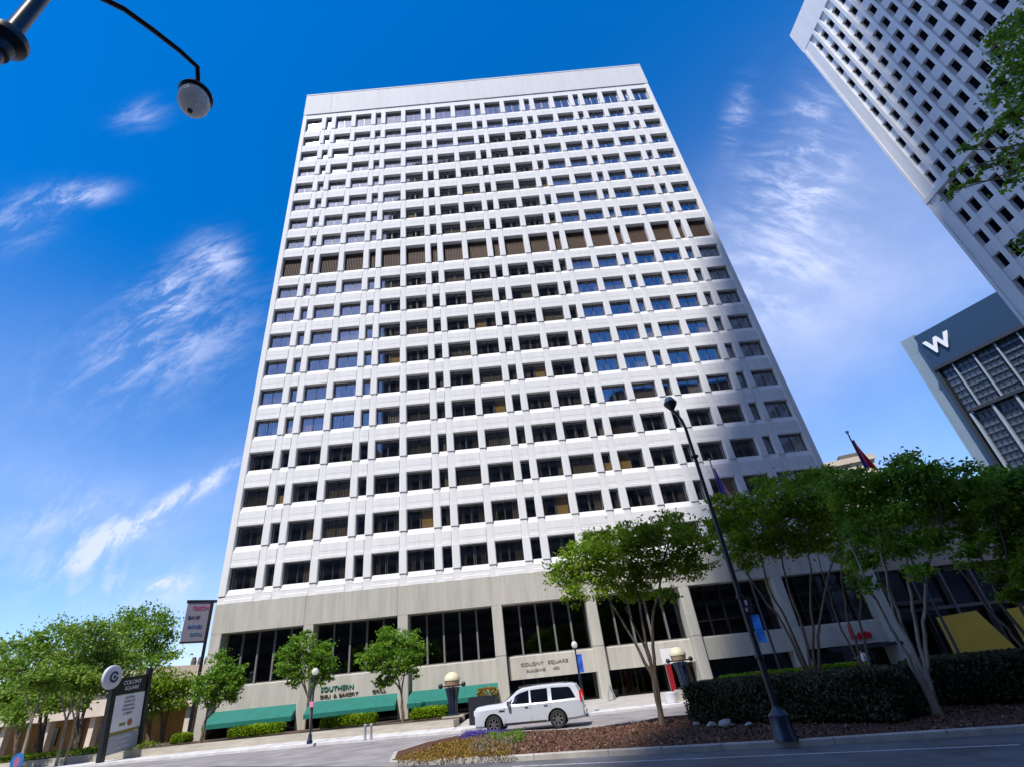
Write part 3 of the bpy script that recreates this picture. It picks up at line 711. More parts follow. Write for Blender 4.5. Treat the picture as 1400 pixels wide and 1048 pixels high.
# ------------------------------------------------------------------ white sport utility vehicle
def suv():
    f1 = onz(677, 1003, 0)[:2]; r1 = onz(765, 995, 0)[:2]
    fw = f1-r1; wb = np.linalg.norm(fw); fw /= wb; sc = wb/3.3; left = np.array([-fw[1], fw[0]])
    o = (f1+r1)/2-left*.85*sc
    t = thing('suv', (*o, 0.0), 'long white sport utility vehicle parked facing left in the driveway before the entrance', 'car', local=True, rz=math.atan2(fw[1], fw[0]))
    t.scale = (sc, sc, sc)
    XF, XB = 2.62, -3.02
    # stations from the nose back: x, z_low, z_top, half width at sill/belt, z_belt, half width of roof
    st = [(2.66, .40, 1.06, .84, .92, .74), (2.63, .33, 1.19, .93, 1.02, .78), (2.52, .30, 1.25, .99, 1.08, .82), (2.0, .30, 1.29, 1.0, 1.11, .83), (1.35, .32, 1.31, 1.01, 1.13, .84), (1.12, .32, 1.34, 1.01, 1.14, .84),
          (.75, .32, 1.56, 1.01, 1.15, .78), (.35, .32, 1.82, 1.01, 1.16, .76), (.05, .32, 1.93, 1.01, 1.17, .76), (-.8, .32, 1.98, 1.01, 1.18, .77), (-1.8, .32, 1.98, 1.01, 1.19, .77), (-2.5, .34, 1.95, 1.00, 1.20, .76),
          (-2.75, .36, 1.88, .99, 1.20, .75), (-2.90, .38, 1.58, .98, 1.20, .77), (-2.98, .40, 1.20, .97, 1.10, .90), (-3.02, .46, .90, .93, .80, .88)]
    bm = bmesh.new(); rings = []
    for (x, zl, zt, w, zb, wr) in st:
        zb = min(zb, zt-.04); zs = (zl+zb)/2
        half = [(w*.90, zl), (w, zl+.10), (w+.012, zs), (w, zb-.04), (w-.03, zb), (wr+.03, zt-.10 if zt-zb > .2 else zb+(zt-zb)*.5), (wr-.06, zt-.025), (wr*.55, zt)]
        ring = [bm.verts.new((x, y, z)) for y, z in half]+[bm.verts.new((x, -y, z)) for y, z in half[::-1]]
        rings.append(ring)
    n = len(rings[0])
    for a, b in zip(rings[:-1], rings[1:]):
        for i in range(n): bm.faces.new((a[i], a[(i+1) % n], b[(i+1) % n], b[i]))
    bm.faces.new(rings[0]); bm.faces.new(rings[-1][::-1]); bmesh.ops.recalc_face_normals(bm, faces=bm.faces)
    me = bpy.data.meshes.new('body'); bm.to_mesh(me); bm.free(); me.materials.append(M['car_paint']); me.materials.append(M['car_trim'])
    body = bpy.data.objects.new('body', me); C.objects.link(body)
    # wheel wells cut out of the body
    for x in (1.65, -1.65):
        c = MB(); c.cur = 1
        prof = [(x+.50*math.cos(a), .40+.50*math.sin(a)) for a in np.linspace(0, 2*PI, 28, endpoint=False)]
        c.cur = 1; c.yprism(prof, .62, 1.3); c.yprism(prof, -1.3, -.62)
        co = c.build('cut', ['car_paint', 'car_trim'])
        md = body.modifiers.new('b', 'BOOLEAN'); md.operation = 'DIFFERENCE'; md.object = co; md.solver = 'EXACT'; md.material_mode = 'TRANSFER' if hasattr(md, 'material_mode') else 'INDEX'
        dg = bpy.context.evaluated_depsgraph_get(); dg.update(); nm = bpy.data.meshes.new_from_object(body.evaluated_get(dg)); body.modifiers.clear(); body.data = nm
        bpy.data.objects.remove(co)
    bm = bmesh.new(); bm.from_mesh(body.data)
    for f in bm.faces: f.smooth = True
    for e in bm.edges:
        if len(e.link_faces) != 2 or e.calc_face_angle(0) > math.radians(32): e.smooth = False
    bm.to_mesh(body.data); bm.free(); body.parent = t
    def side(x, z, s, off=.012):
        """point on the greenhouse side"""
        xs_ = [q[0] for q in st][::-1]
        f = lambda k: np.interp(x, xs_, [q[k] for q in st][::-1])
        zt, w, zb, wr = f(2), f(3), f(4), f(5); a, b = (w-.03, zb), (wr+.03, zt-.10)
        y = a[0]+(b[0]-a[0])*(z-a[1])/max(.05, b[1]-a[1]); return (x, s*(y+off), z)
    for s in (1, -1):
        for poly in ([(.92, 1.24), (.40, 1.60), (.22, 1.68), (-.28, 1.78), (-.28, 1.22)], [(-.38, 1.22), (-.38, 1.78), (-1.26, 1.80), (-1.26, 1.22)], [(-1.46, 1.24), (-1.46, 1.80), (-2.44, 1.76), (-2.68, 1.27)]):
            m = MB(); xa, xb = min(q[0] for q in poly), max(q[0] for q in poly); nx, nz = 12, 5; vs = []
            def span(x):
                zz = []
                for (ax_, az_), (bx_, bz_) in zip(poly, poly[1:]+poly[:1]):
                    if (ax_-x)*(bx_-x) <= 0:
                        if abs(ax_-bx_) < 1e-6: zz += [az_, bz_]
                        else: zz.append(az_+(bz_-az_)*(x-ax_)/(bx_-ax_))
                return min(zz), max(zz)
            for i in range(nx+1):
                x = xa+(xb-xa)*i/nx; z0, z1 = span(min(max(x, xa+1e-4), xb-1e-4))
                vs += [side(x, z0+(z1-z0)*j/nz, s, .016) for j in range(nz+1)]
            m.add(vs, [(i*(nz+1)+j, (i+1)*(nz+1)+j, (i+1)*(nz+1)+j+1, i*(nz+1)+j+1) for i in range(nx) for j in range(nz)])
            sub(m, 'side_window', 'car_glass', t)
        m = MB(); m.box(-1.08, 1.08, s*1.005, s*1.03, .38, .43); m.box(-1.05, 1.05, s*.96, s*1.09, .33, .36); sub(m, 'side_step', 'chrome', t)
        m = MB(); m.obox((.78, s*1.13, 1.26), (1, 0, 0), (0, 1, 0), (0, 0, 1), .07, .11, .12); m.box(.74, .82, s*.98, s*1.03, 1.18, 1.24); sub(m, 'wing_mirror', 'chrome', t, smooth=40, bevel=.03)
        for x in (-.12, -1.12):
            m = MB(); m.obox((x, s*1.035, 1.05), (1, 0, 0), (0, 1, 0), (0, 0, 1), .10, .018, .02); sub(m, 'door_handle', 'chrome', t, bevel=.008)
        m = MB()
        for x in (1.02, -.34, -1.36): m.box(x-.006, x+.006, s*.99, s*1.018, .42, 1.12)
        sub(m, 'door_seam', 'car_trim', t)
        m = MB(); m.obox((-2.93, s*.90, 1.30), (1, 0, 0), (0, 1, 0), (0, 0, 1), .05, .09, .27); sub(m, 'tail_light', 'tail_lamp', t, bevel=.02)
        m = MB(); m.obox((2.55, s*.84, .96), (1, -.25*s, 0), (.25*s, 1, 0), (0, 0, 1), .10, .13, .14); sub(m, 'headlight', 'head_lamp', t, bevel=.03)
        m = MB(); m.tube([(.1, s*.70, 1.92), (-.1, s*.70, 2.0), (-2.1, s*.70, 2.0), (-2.35, s*.70, 1.92)], .014, 6); sub(m, 'roof_rail', 'car_trim', t)
        m = MB(); m.obox((1.18, s*1.02, .98), (1, 0, 0), (0, 1, 0), (0, 0, 1), .14, .012, .035); sub(m, 'fender_vent', 'car_trim', t)
    m = MB(); m.add([(1.06, -.78, 1.30), (1.06, .78, 1.30), (.40, .69, 1.76), (.40, -.69, 1.76)], [(0, 1, 2, 3)])
    for v in range(4): m.v[v] = (m.v[v][0]+.03, m.v[v][1], m.v[v][2]+.045)
    sub(m, 'windscreen', 'car_glass', t)
    m = MB(); m.add([(-2.93, -.68, 1.30), (-2.93, .68, 1.30), (-2.80, .62, 1.72), (-2.80, -.62, 1.72)], [(0, 1, 2, 3)]); m.v = [(x-.03, y, z) for x, y, z in m.v]; sub(m, 'rear_window', 'car_glass', t)
    m = MB(); m.box(2.64, 2.69, -.48, .48, .66, 1.04); m.box(2.64, 2.69, -.5, .5, .42, .50); sub(m, 'grille', 'chrome', t, bevel=.01)
    m = MB(); m.box(-3.06, -3.0, -.26, .26, .78, .92); sub(m, 'number_plate', 'white_paint', t)
    for x in (1.65, -1.65):
        for s in (1, -1):
            w = MB(); ys = s*.87
            prof = [(.27, -.13), (.37, -.13), (.405, -.09), (.41, 0), (.405, .09), (.37, .13), (.27, .13)]
            nn = 28; vs = [(x+r*math.cos(2*PI*j/nn), ys+h, .41+r*math.sin(2*PI*j/nn)) for r, h in prof for j in range(nn)]
            w.add(vs, [(i*nn+j, i*nn+(j+1) % nn, ((i+1) % 7)*nn+(j+1) % nn, ((i+1) % 7)*nn+j) for i in range(7) for j in range(nn)])
            wheel = sub(w, 'wheel', 'tyre', t, smooth=40)
            w = MB()
            for h0, h1, r0, r1 in ((.10, .125, .245, .275), ): 
                vs = [(x+r*math.cos(2*PI*j/nn), ys+s*h, .41+r*math.sin(2*PI*j/nn)) for r, h in ((r1, h1), (r0, h1), (r0, -.1), (r1, -.1)) for j in range(nn)]
                w.add(vs, [(i*nn+j, i*nn+(j+1) % nn, ((i+1) % 4)*nn+(j+1) % nn, ((i+1) % 4)*nn+j) for i in range(4) for j in range(nn)])
            for k in range(7):
                a = 2*PI*k/7+.3; c = np.array([x+.14*math.cos(a), ys+s*.085, .41+.14*math.sin(a)])
                w.obox(c, (math.cos(a), 0, math.sin(a)), (0, 1, 0), (-math.sin(a), 0, math.cos(a)), .13, .025, .032)
            w.add([(x+.06*math.cos(2*PI*j/12), ys+s*.12, .41+.06*math.sin(2*PI*j/12)) for j in range(12)]+[(x+.07*math.cos(2*PI*j/12), ys, .41+.07*math.sin(2*PI*j/12)) for j in range(12)], [tuple(range(12))]+[(j, (j+1) % 12, 12+(j+1) % 12, 12+j) for j in range(12)])
            sub(w, 'rim', 'rim', wheel, smooth=40)
            w = MB(); w.add([(x+.25*math.cos(2*PI*j/nn), ys+s*.02, .41+.25*math.sin(2*PI*j/nn)) for j in range(nn)], [tuple(range(nn))]); sub(w, 'brake_disc', 'car_trim', wheel)
suv()
# ------------------------------------------------------------------ tall street lamp at the kerb, right of centre
def banner(t, p, ax, w, h, m, name='banner', flat=False):
    """cloth hanging from a short arm; slightly waved"""
    n = 8; ax = np.array([ax[0], ax[1], 0.]); nr = np.array([-ax[1], ax[0], 0.]); mb = MB(); vs = []
    for i in range(n+1):
        for j in (0, 1):
            vs.append(np.array(p)+ax*w*j+np.array([0, 0, -h*i/n])+nr*.03*math.sin(i*1.1+j*1.3))
    mb.add(vs, [(2*i, 2*i+1, 2*i+3, 2*i+2) for i in range(n)])
    o = part(mb, name, m, t); sm = o.modifiers.new('s', 'SOLIDIFY'); sm.thickness = .012
    return o
b = onz(1075, 1011, .14); top = hd(929, 540, math.hypot(*(b[:2]-CAM[:2])))
L1 = thing('street_lamp', b, 'tall dark street lamp on a navy base at the kerb, with a small blue banner', 'street lamp', 'dark street lamps')
mb = MB(); mb.lathe([(.29, 0), (.285, .06), (.265, .10), (.245, .50), (.25, .54), (.20, .60), (.12, .66), (.09, .74)], 12, b); part(mb, 'base', 'navy_metal', L1, smooth=35)
H = top[2]-b[2]
mb = MB(); mb.tube([b+[0, 0, .6], b+[0, 0, 3], b+[0, 0, H*.62], b+[0, 0, H-1.3]], [.088, .078, .062, .05], 12)
bx = hd(944, 625, math.hypot(*(b[:2]-CAM[:2])))[2]
for z in (bx, 3.6, 1.9+b[2]): mb.lathe([(.075, -.05), (.115, -.03), (.115, .03), (.075, .05)], 12, (b[0], b[1], z))
part(mb, 'pole', 'black_metal', L1, smooth=40)
sd = np.array([.92, -.39, 0]); sdn = -sd
q = b+[0, 0, H-1.3]
mb = MB(); mb.tube([q, q+sdn*.04+[0, 0, .35], q+sdn*.16+[0, 0, .65], q+sdn*.24+[0, 0, .82]], [.05, .05, .045, .04], 8); part(mb, 'neck', 'black_metal', L1, smooth=40)
hc = q+sdn*.24+np.array([0, 0, .80])
mb = MB(); mb.lathe([(.06, 0), (.10, .06), (.22, .24), (.235, .30), (.20, .33)], 14, hc); part(mb, 'luminaire', 'black_metal', L1, smooth=40)
mb = MB(); mb.lathe([(.19, .33), (.18, .42), (.12, .52), (.03, .57)], 14, hc); part(mb, 'globe', 'globe_grey', L1, smooth=60)
mb = MB(); mb.tube([np.array([b[0], b[1], bx])+sdn*.28, np.array([b[0], b[1], bx])+sd*.02], .018, 6); mb.tube([np.array([b[0], b[1], 4.32]), np.array([b[0], b[1], 4.32])+sd*.42], .018, 6); mb.tube([np.array([b[0], b[1], 3.32]), np.array([b[0], b[1], 3.32])+sd*.36], .014, 6); part(mb, 'banner_arm', 'black_metal', L1)
zb0 = hd(1052, 866, math.hypot(*(b[:2]-CAM[:2])))[2]
banner(L1, np.array([b[0], b[1], 3.10])+sd*.10, sd, .22, .72, 'sky_cloth')
mb = MB(); mb.obox(np.array([b[0], b[1], 3.34])+sd*.14, sd, (-sd[1], sd[0], 0), (0, 0, 1), .13, .08, .22); part(mb, 'signal_box', 'car_trim', L1, bevel=.03)
mb = MB(); mb.obox(np.array([b[0], b[1], 3.42])+sd*.10+np.array([-.03, -.08, 0]), sd, (-sd[1], sd[0], 0), (0, 0, 1), .035, .02, .07); mb.obox(np.array([b[0], b[1], 3.24])+sd*.06+np.array([-.03, -.08, 0]), sd, (-sd[1], sd[0], 0), (0, 0, 1), .03, .02, .05); part(mb, 'sticker', 'flag_pink', L1)
# ------------------------------------------------------------------ near lamp arching into the top left corner
k0 = 5.6
pb = dep(2, 62, k0*.86); pole_xy = pb[:2]
G = dep(265, 138, k0*1.08)
NL = thing('street_lamp', (*pole_xy, 0), 'near street lamp in the top left corner, hanging globe on a thin arched arm', 'street lamp', 'dark street lamps')
zc = dep(8, 44, k0*.86)[2]
mb = MB(); mb.lathe([(.16, 0), (.16, .9), (.11, 1.1)], 12, (*pole_xy, 0)); part(mb, 'base', 'navy_metal', NL, smooth=35)
mb = MB(); mb.tube([(*pole_xy, .9), (*pole_xy, 4), (*pole_xy, zc), (*pole_xy, zc+2.6)], [.085, .08, .075, .06], 16); part(mb, 'pole', 'navy_metal', NL, smooth=40)
mb = MB(); mb.lathe([(.08, -.26), (.10, -.25), (.115, -.14), (.11, -.12), (.13, -.10), (.175, -.05), (.18, .02), (.165, .06), (.10, .10), (.08, .16)], 24, (*pole_xy, zc)); part(mb, 'collar', 'black_metal', NL, smooth=35)
cap = G+np.array([0, 0, .25])
A0 = np.array([*pole_xy, zc+2.4]); pts = [A0]
mid = [(70, -48, .92), (128, -8, 1.0), (170, 13, 1.03), (210, 42, 1.05), (246, 70, 1.07), (270, 92, 1.08)]
pts += [dep(x, y, k0*s) for x, y, s in mid]; pts.append(cap+np.array([0, 0, .02]))
mb = MB(); mb.tube(pts, [.05, .04, .034, .033, .032, .031, .030, .03], 10); part(mb, 'arm', 'black_metal', NL, smooth=50)
mb = MB(); mb.lathe([(.03, .10), (.05, .08), (.055, .02), (.07, -.02), (.11, -.05), (.185, -.10), (.195, -.14), (.175, -.165), (.09, -.16)], 28, cap); part(mb, 'lamp_cap', 'black_metal', NL, smooth=40)
mb = MB(); mb.lathe([(.16, .09), (.178, .02), (.17, -.07), (.135, -.155), (.08, -.20), (.03, -.213)], 28, G); part(mb, 'globe', 'globe_glass', NL, smooth=60)
mb = MB(); mb.lathe([(.03, -.21), (.026, -.232), (.01, -.237)], 12, G); part(mb, 'finial', 'car_trim', NL, smooth=60)
# ------------------------------------------------------------------ two small globe posts
def globe_post(base, h, lab, low=None, flag=None):
    t = thing('globe_lamp', base, lab, 'lamp', 'small globe lamps by the building'); base = np.array(base)
    mb = MB(); mb.lathe([(.16, 0), (.17, .12), (.12, .2), (.10, .42), (.07, .5)], 12, base); mb.tube([base+[0, 0, .45], base+[0, 0, h-.45]], [.06, .045], 10)
    mb.lathe([(.05, 0), (.13, .06), (.14, .1), (.08, .12)], 12, base+[0, 0, h-.5]); part(mb, 'post', 'navy_metal', t, smooth=40)
    mb = MB(); mb.lathe([(.10, 0), (.17, .10), (.19, .20), (.15, .32), (.06, .39)], 16, base+[0, 0, h-.4]); part(mb, 'globe', 'globe_glass', t, smooth=60)
    if low:
        mb = MB(); mb.obox(base+[.0, -.12, low], (1, 0, 0), (0, 1, 0), (0, 0, 1), .13, .04, .15); part(mb, 'notice', 'flag_pink', t, bevel=.03)
    if flag: banner(t, base+[.04, -.02, h-.75], (1, 0), .30, 1.0, 'blue_cloth')
    return t
gb = onz(423, 1016, .15); gh = hd(430, 912, math.hypot(*(gb[:2]-CAM[:2])))[2]-gb[2]
globe_post(gb, gh, 'small navy post lamp with a globe and pink notice on the left sidewalk', low=gh*.5)
gp = hd(800, 975, 34.0); gp[2] = .2; v = ray(781, 876); gz = hd(781, 876, 34)[2]
globe_post(gp, gz-.2, 'small post lamp with a globe and blue banner rising behind the white vehicle', flag=True)
# ------------------------------------------------------------------ two squat monument lamps on stone plinths
def monument(base, s, lab):
    t = thing('monument_lamp', base, lab, 'lamp', 'monument lamps flanking the entrance'); base = np.array(base)
    mb = MB(); mb.obox(base+[0, 0, .06*s], (1, 0, 0), (0, 1, 0), (0, 0, 1), .42*s, .42*s, .06*s)
    for a in range(8):                      # fluted, tapering shaft: eight flat staves
        th = a*PI/4; dx, dy = math.cos(th), math.sin(th)
        mb.tube([base+[dx*.22*s, dy*.22*s, .12*s], base+[dx*.27*s, dy*.27*s, 1.0*s], base+[dx*.40*s, dy*.40*s, 1.72*s]], [.09*s, .10*s, .13*s], 6)
    mb.lathe([(.2*s, .1*s), (.26*s, 1.0*s), (.36*s, 1.7*s), (.3*s, 1.74*s)], 14, base); part(mb, 'shaft', 'navy_metal', t, smooth=40)
    mb = MB()
    for dx in (-1, 1): mb.tube([base+[0, -.1*s, 1.80*s], base+[dx*.78*s, -.1*s, 1.84*s]], .05*s, 8); mb.lathe([(.02*s, -.17*s), (.12*s, -.13*s), (.17*s, 0), (.12*s, .13*s), (.02*s, .17*s)], 12, base+[dx*.84*s, -.1*s, 1.86*s])
    mb.lathe([(.02*s, -.17*s), (.12*s, -.13*s), (.16*s, 0), (.12*s, .13*s), (.02*s, .17*s)], 12, base+[0, -.52*s, 1.66*s]); part(mb, 'arm_balls', 'black_metal', t, smooth=60)
    mb = MB(); mb.lathe([(.34*s, 1.76*s), (.50*s, 1.86*s), (.55*s, 2.12*s), (.52*s, 2.16*s)], 24, base); part(mb, 'lamp_drum', 'dome_band', t, smooth=40)
    mb = MB(); mb.lathe([(.58*s, 2.15*s), (.60*s, 2.22*s), (.53*s, 2.42*s), (.38*s, 2.60*s), (.18*s, 2.70*s), (.02*s, 2.73*s)], 24, base); part(mb, 'dome', 'dome', t, smooth=50)
    mb = MB(); mb.obox(base+[0, 0, -.35], (1, 0, 0), (0, 1, 0), (0, 0, 1), .75*s, .6*s, .345); o = mb.build('stone_plinth', 'stone_wall', bevel=.02); return t, o
m1 = hd(620, 977, 38.0); t1, o1 = monument((m1[0], m1[1], m1[2]), .93, 'squat dark monument lamp with a cream dome standing before the right-hand green awning')
tag(o1, 'short stone plinth under the cream-domed lamp left of the white vehicle', 'plinth', 'stone plinths')
m2 = hd(938, 941, 37.5); t2, o2 = monument((m2[0], m2[1], m2[2]), .88, 'squat dark monument lamp with a dome at the left end of the dark hedge')
tag(o2, 'stone plinth under the domed lamp at the left end of the dark hedge', 'plinth', 'stone plinths')
# red panel and white board by the second lamp
p = hd(918, 945, 38.6); zt = hd(918, 908, 38.6)[2]
mb = MB(); mb.box(p[0]+.05, p[0]+.38, p[1], p[1]+.08, p[2]-.1, zt); tag(mb.build('red_board', 'red_paint', bevel=.01), 'narrow dark red board standing just left of the hedge-end lamp', 'board')
p = hd(919, 906, 40.0); q0, q1 = hd(906, 907, 40), hd(927, 884, 40)
wb = thing('white_sign', (p[0], p[1], .3), 'white square sign behind the domed lamp at the hedge end', 'sign')
mb = MB(); mb.box(q0[0], q1[0], p[1], p[1]+.12, q0[2], q1[2]); part(mb, 'panel', 'white_paint', wb, bevel=.02)
mb = MB(); mb.box(q0[0]+.1, q0[0]+.18, p[1]+.02, p[1]+.10, .3, q0[2]); mb.box(q1[0]-.18, q1[0]-.1, p[1]+.02, p[1]+.10, .3, q0[2]); part(mb, 'post', 'mullion', wb)
p = hd(921, 968, 36.0); mb = MB(); mb.lathe([(.28, 0), (.36, .2), (.42, .55), (.44, .6), (.38, .6), (.36, .5)], 16, (p[0], p[1], .12)); tag(mb.build('round_planter', 'white_paint', smooth=40), 'round white planter pot left of the dark hedge', 'planter')
# a-frame board by the entrance column
p = ony(839, 968, -1.2)
af = thing('sandwich_board', (p[0], -1.2, .40), 'small folding sandwich board leaning at the foot of the entrance column', 'sign')
for s in (-1, 1):
    mb = MB(); mb.obox((p[0]+s*.14, -1.2, .85), (0, 1, 0), (math.cos(1.28), 0, -s*math.sin(1.28)), (math.sin(1.28), 0, s*math.cos(1.28)), .24, .48, .02); part(mb, 'panel', 'sign_grey', af)
# black planter with orange flowers in front of the vehicle's nose
p = hd(652, 992, 33.5)
pl = thing('black_planter', (p[0], p[1], 0.14), 'tall black box planter with orange flowers behind the white vehicle\'s bonnet', 'planter')
mb = MB(); mb.obox((p[0]+.45, p[1]+.35, .85), (.93, -.35, 0), (.35, .93, 0), (0, 0, 1), .85, .35, .72); part(mb, 'box', 'black_metal', pl, bevel=.03)
P, T = hedge_points((p[0]+.7, p[1]+.3, 1.72), .6, .26, .18, -.35, 900, .15, .1); leaf_mesh('flowers', P, .06, 'petal_gold', pl, tint=T)
# ------------------------------------------------------------------ directory sign at left
dS = 44.0
bl = hd(140, 1041, dS); tl = hd(156, 925, dS); br = hd(181, 1022, dS+2.0); tr = hd(200, 931, dS+2.0)
bl[2] = .0; ax = tr[:2]-tl[:2]; Wd = np.linalg.norm(ax); ax = np.array([*(ax/Wd), 0]); ny = np.array([-ax[1], ax[0], 0]); 
DS = thing('directory_sign', (tl[0], tl[1], 0), 'black-posted directory sign with white tenant panels and a round disc on top, far left', 'sign')
o = np.array([tl[0], tl[1], 0]); ztop = tl[2]; zbot = br[2]
mb = MB(); mb.obox(o+[0, 0, (ztop+.02)/2], ax, ny, (0, 0, 1), .17, .17, (ztop)/2); part(mb, 'post', 'black_metal', DS, bevel=.02)
mb = MB(); mb.obox(o+ax*Wd+[0, 0, (ztop+zbot)/2+.1], ax, ny, (0, 0, 1), .15, .15, (ztop-zbot)/2+.2); part(mb, 'post', 'black_metal', DS, bevel=.02)
def spanel(z0, z1, m, name, s0=.22, s1=None):
    s1 = Wd-.20 if s1 is None else s1
    mb = MB(); mb.obox(o+ax*(s0+s1)/2+[0, 0, (z0+z1)/2], ax, ny, (0, 0, 1), (s1-s0)/2, .07, (z1-z0)/2); return part(mb, name, m, DS)
HS = ztop-zbot; hdr = spanel(ztop-HS*.26, ztop-.1, 'black_metal', 'header_panel')
cx = (.22+Wd-.2)/2
def stext(tx, sz, z, m, par, dx=0, sx=1.0): return text_mb(tx, sz, m, 'lettering', par, o+ax*(cx+dx)-ny*.085+np.array([0, 0, z]), ax, (0, 0, 1), .01, sx)
stext('COLONY', .34, ztop-HS*.105, 'sign_white', hdr); stext('SQUARE', .30, ztop-HS*.185, 'sign_white', hdr)
pn = spanel(ztop-HS*.76, ztop-HS*.27, 'sign_white', 'tenant_panel')
for i, tx in enumerate(('RETAIL', 'OFFICES', 'DINING', 'PARKING', 'LOBBY')): stext(tx, .20, ztop-HS*(.32+.055*i), 'board_grey', pn, 0, 1.2)
mb = MB(); c = o+ax*(cx+.28)-ny*.08+np.array([0, 0, ztop-HS*.67]); vs = [c+ax*.2*math.cos(a)+np.array([0, 0, .2*math.sin(a)]) for a in np.linspace(0, 2*PI, 20, endpoint=False)]; mb.add(vs, [tuple(range(20))]); part(mb, 'logo_disc', 'sign_orange', DS)
mb = MB(); mb.obox(o+ax*(cx-.30)-ny*.08+np.array([0, 0, ztop-HS*.68]), ax, ny, (0, 0, 1), .22, .01, .08); part(mb, 'logo_bar', 'sign_olive', DS)
spanel(ztop-HS*.80, ztop-HS*.765, 'sign_olive', 'divider')
p2 = spanel(ztop-HS*1.05, ztop-HS*.81, 'sign_grey', 'lower_panel', .18)
for i in range(3): stext(('ENTRANCE', 'VALET', 'DELIVERIES')[i], .17, ztop-HS*(.855+.065*i), 'sign_white', p2, 0, 1.2)
dc = hd(152, 924, dS-.35)
mb = MB(); vs = []
ux = ax; uz = np.array([0, 0, 1.])
for r, d in ((.02, -.13), (.62, -.13), (.69, -.08), (.69, .08), (.62, .13), (.02, .13)): vs += [dc+ux*r*math.cos(a)+uz*r*math.sin(a)+ny*d for a in np.linspace(0, 2*PI, 36, endpoint=False)]
mb.add(vs, [(i*36+j, i*36+(j+1) % 36, (i+1)*36+(j+1) % 36, (i+1)*36+j) for i in range(5) for j in range(36)]+[tuple(range(36)), tuple(range(215, 179, -1))]); disc = part(mb, 'disc', 'sign_disc', DS, smooth=40)
mb = MB(); vs = []
for r in (.20, .33):
    vs += [dc+ux*(r*math.cos(a)+.03)+uz*r*math.sin(a)-ny*.155 for a in np.linspace(.15*PI, 1.98*PI, 26)]
mb.add(vs, [(i, i+1, 27+i, 26+i) for i in range(25)]); sub(mb, 'emblem', 'sign_navy', disc)
mb = MB(); vs = [dc+ux*(.1*math.cos(a)+.06)+uz*.1*math.sin(a)-ny*.157 for a in np.linspace(0, 2*PI, 16, endpoint=False)]; mb.add(vs, [tuple(range(16))]); sub(mb, 'emblem', 'sign_navy', disc)
tilt = -.105; DS.rotation_mode = 'QUATERNION'; from mathutils import Quaternion
DS.rotation_quaternion = Quaternion(Vector(tuple(ny)), tilt); sh = hd(137, 1043, dS)-hd(126, 1043, dS); DS.location = DS.location+Vector((float(sh[0]), float(sh[1]), 0))
# short post on the sidewalk near the directory sign
p = onz(168, 1031, .15); mb = MB(); mb.lathe([(.11, 0), (.11, .75), (.13, .78), (.13, .92), (.06, 1.0)], 12, p); tag(mb.build('bollard', 'sign_grey', smooth=40), 'short pale grey bollard at the foot of the directory sign', 'bollard')
# parking meters / twin posts in front of the second bush
p = onz(503, 1011, .15)
sp = thing('twin_post', p, 'pair of short dark pipe stubs on the sidewalk below the middle clipped bush', 'pipe')
for dx in (-.16, .16):
    mb = MB(); mb.lathe([(.09, 0), (.07, .1), (.06, .55), (.09, .6), (.09, .7), (.03, .74)], 10, p+np.array([dx, 0, 0])); part(mb, 'stub', 'sign_grey', sp, smooth=40)
# rounded banner sign at the bottom left corner
p = hd(22, 1046, 30); bs = thing('bubble_sign', (p[0], p[1], 0), 'small rounded blue and pink sign poking up at the bottom left corner', 'sign')
mb = MB(); c = hd(23, 1041, 30)
vs = []
e1_ = np.array([.76, -.65, 0]); e1_ = np.array([.8, .6, 0]); n_ = np.array([-.6, .8, 0]) 
for d in (-.05, .05): vs += [c+e1_*.19*math.cos(a)+uz*.30*math.sin(a)+n_*d for a in np.linspace(0, 2*PI, 24, endpoint=False)]
mb.add(vs, [tuple(range(24)), tuple(range(47, 23, -1))]+[(j, (j+1) % 24, 24+(j+1) % 24, 24+j) for j in range(24)]); mb.tube([(c[0], c[1], 0), (c[0], c[1], c[2]-.3)], .04, 8); part(mb, 'panel', 'sky_cloth', bs)
mb = MB(); vs = [c+e1_*.09*math.cos(a)+uz*.17*math.sin(a)-n_*.056 for a in np.linspace(0, 2*PI, 20, endpoint=False)]; mb.add(vs, [tuple(range(20))]); part(mb, 'mark', 'flag_pink', bs)
# ------------------------------------------------------------------ tenant billboard beyond the left corner
dB = 54.0
q0 = hd(246, 877, dB); q1 = hd(280, 876, dB); q2 = hd(249, 823, dB); zt_, zb_ = q2[2], q0[2]
BB = thing('tenant_billboard', (q1[0], q1[1], 0), 'grey tenant billboard with magenta, navy and teal names left of the tower', 'sign')
ax = q1-q0; ax[2] = 0; wB = np.linalg.norm(ax); ax /= wB; ny = np.array([-ax[1], ax[0], 0]); o = np.array([q0[0], q0[1], 0])
mb = MB(); mb.obox(o+ax*wB/2+[0, 0, (zt_+zb_)/2], ax, ny, (0, 0, 1), wB/2, .15, (zt_-zb_)/2); bp = part(mb, 'panel', 'board_grey', BB)
for z, m, a, bq, tx in ((.84, 'magenta', .22, .92, 'TELECOM'), (.60, 'sign_navy', .12, .62, 'BANK'), (.36, 'sign_blue', .15, .80, 'PARTNERS'), (.17, 'sign_teal', .28, .88, 'CAPITAL')):
    text_mb(tx, (zt_-zb_)*.13, m, 'lettering', bp, o+ax*wB*(a+bq)/2-ny*.17+np.array([0, 0, zb_+(zt_-zb_)*z]), ax, (0, 0, 1), .012, wB*(bq-a)/(len(tx)*(zt_-zb_)*.13*.66))
mb = MB()
mb.obox(o+ax*(wB/2+.45)+[0, 0, zt_+.08], ax, ny, (0, 0, 1), wB/2+.55, .2, .1)
mb.obox(o+ax*wB/2+[0, 0, zb_-.06], ax, ny, (0, 0, 1), wB/2+.05, .2, .06)
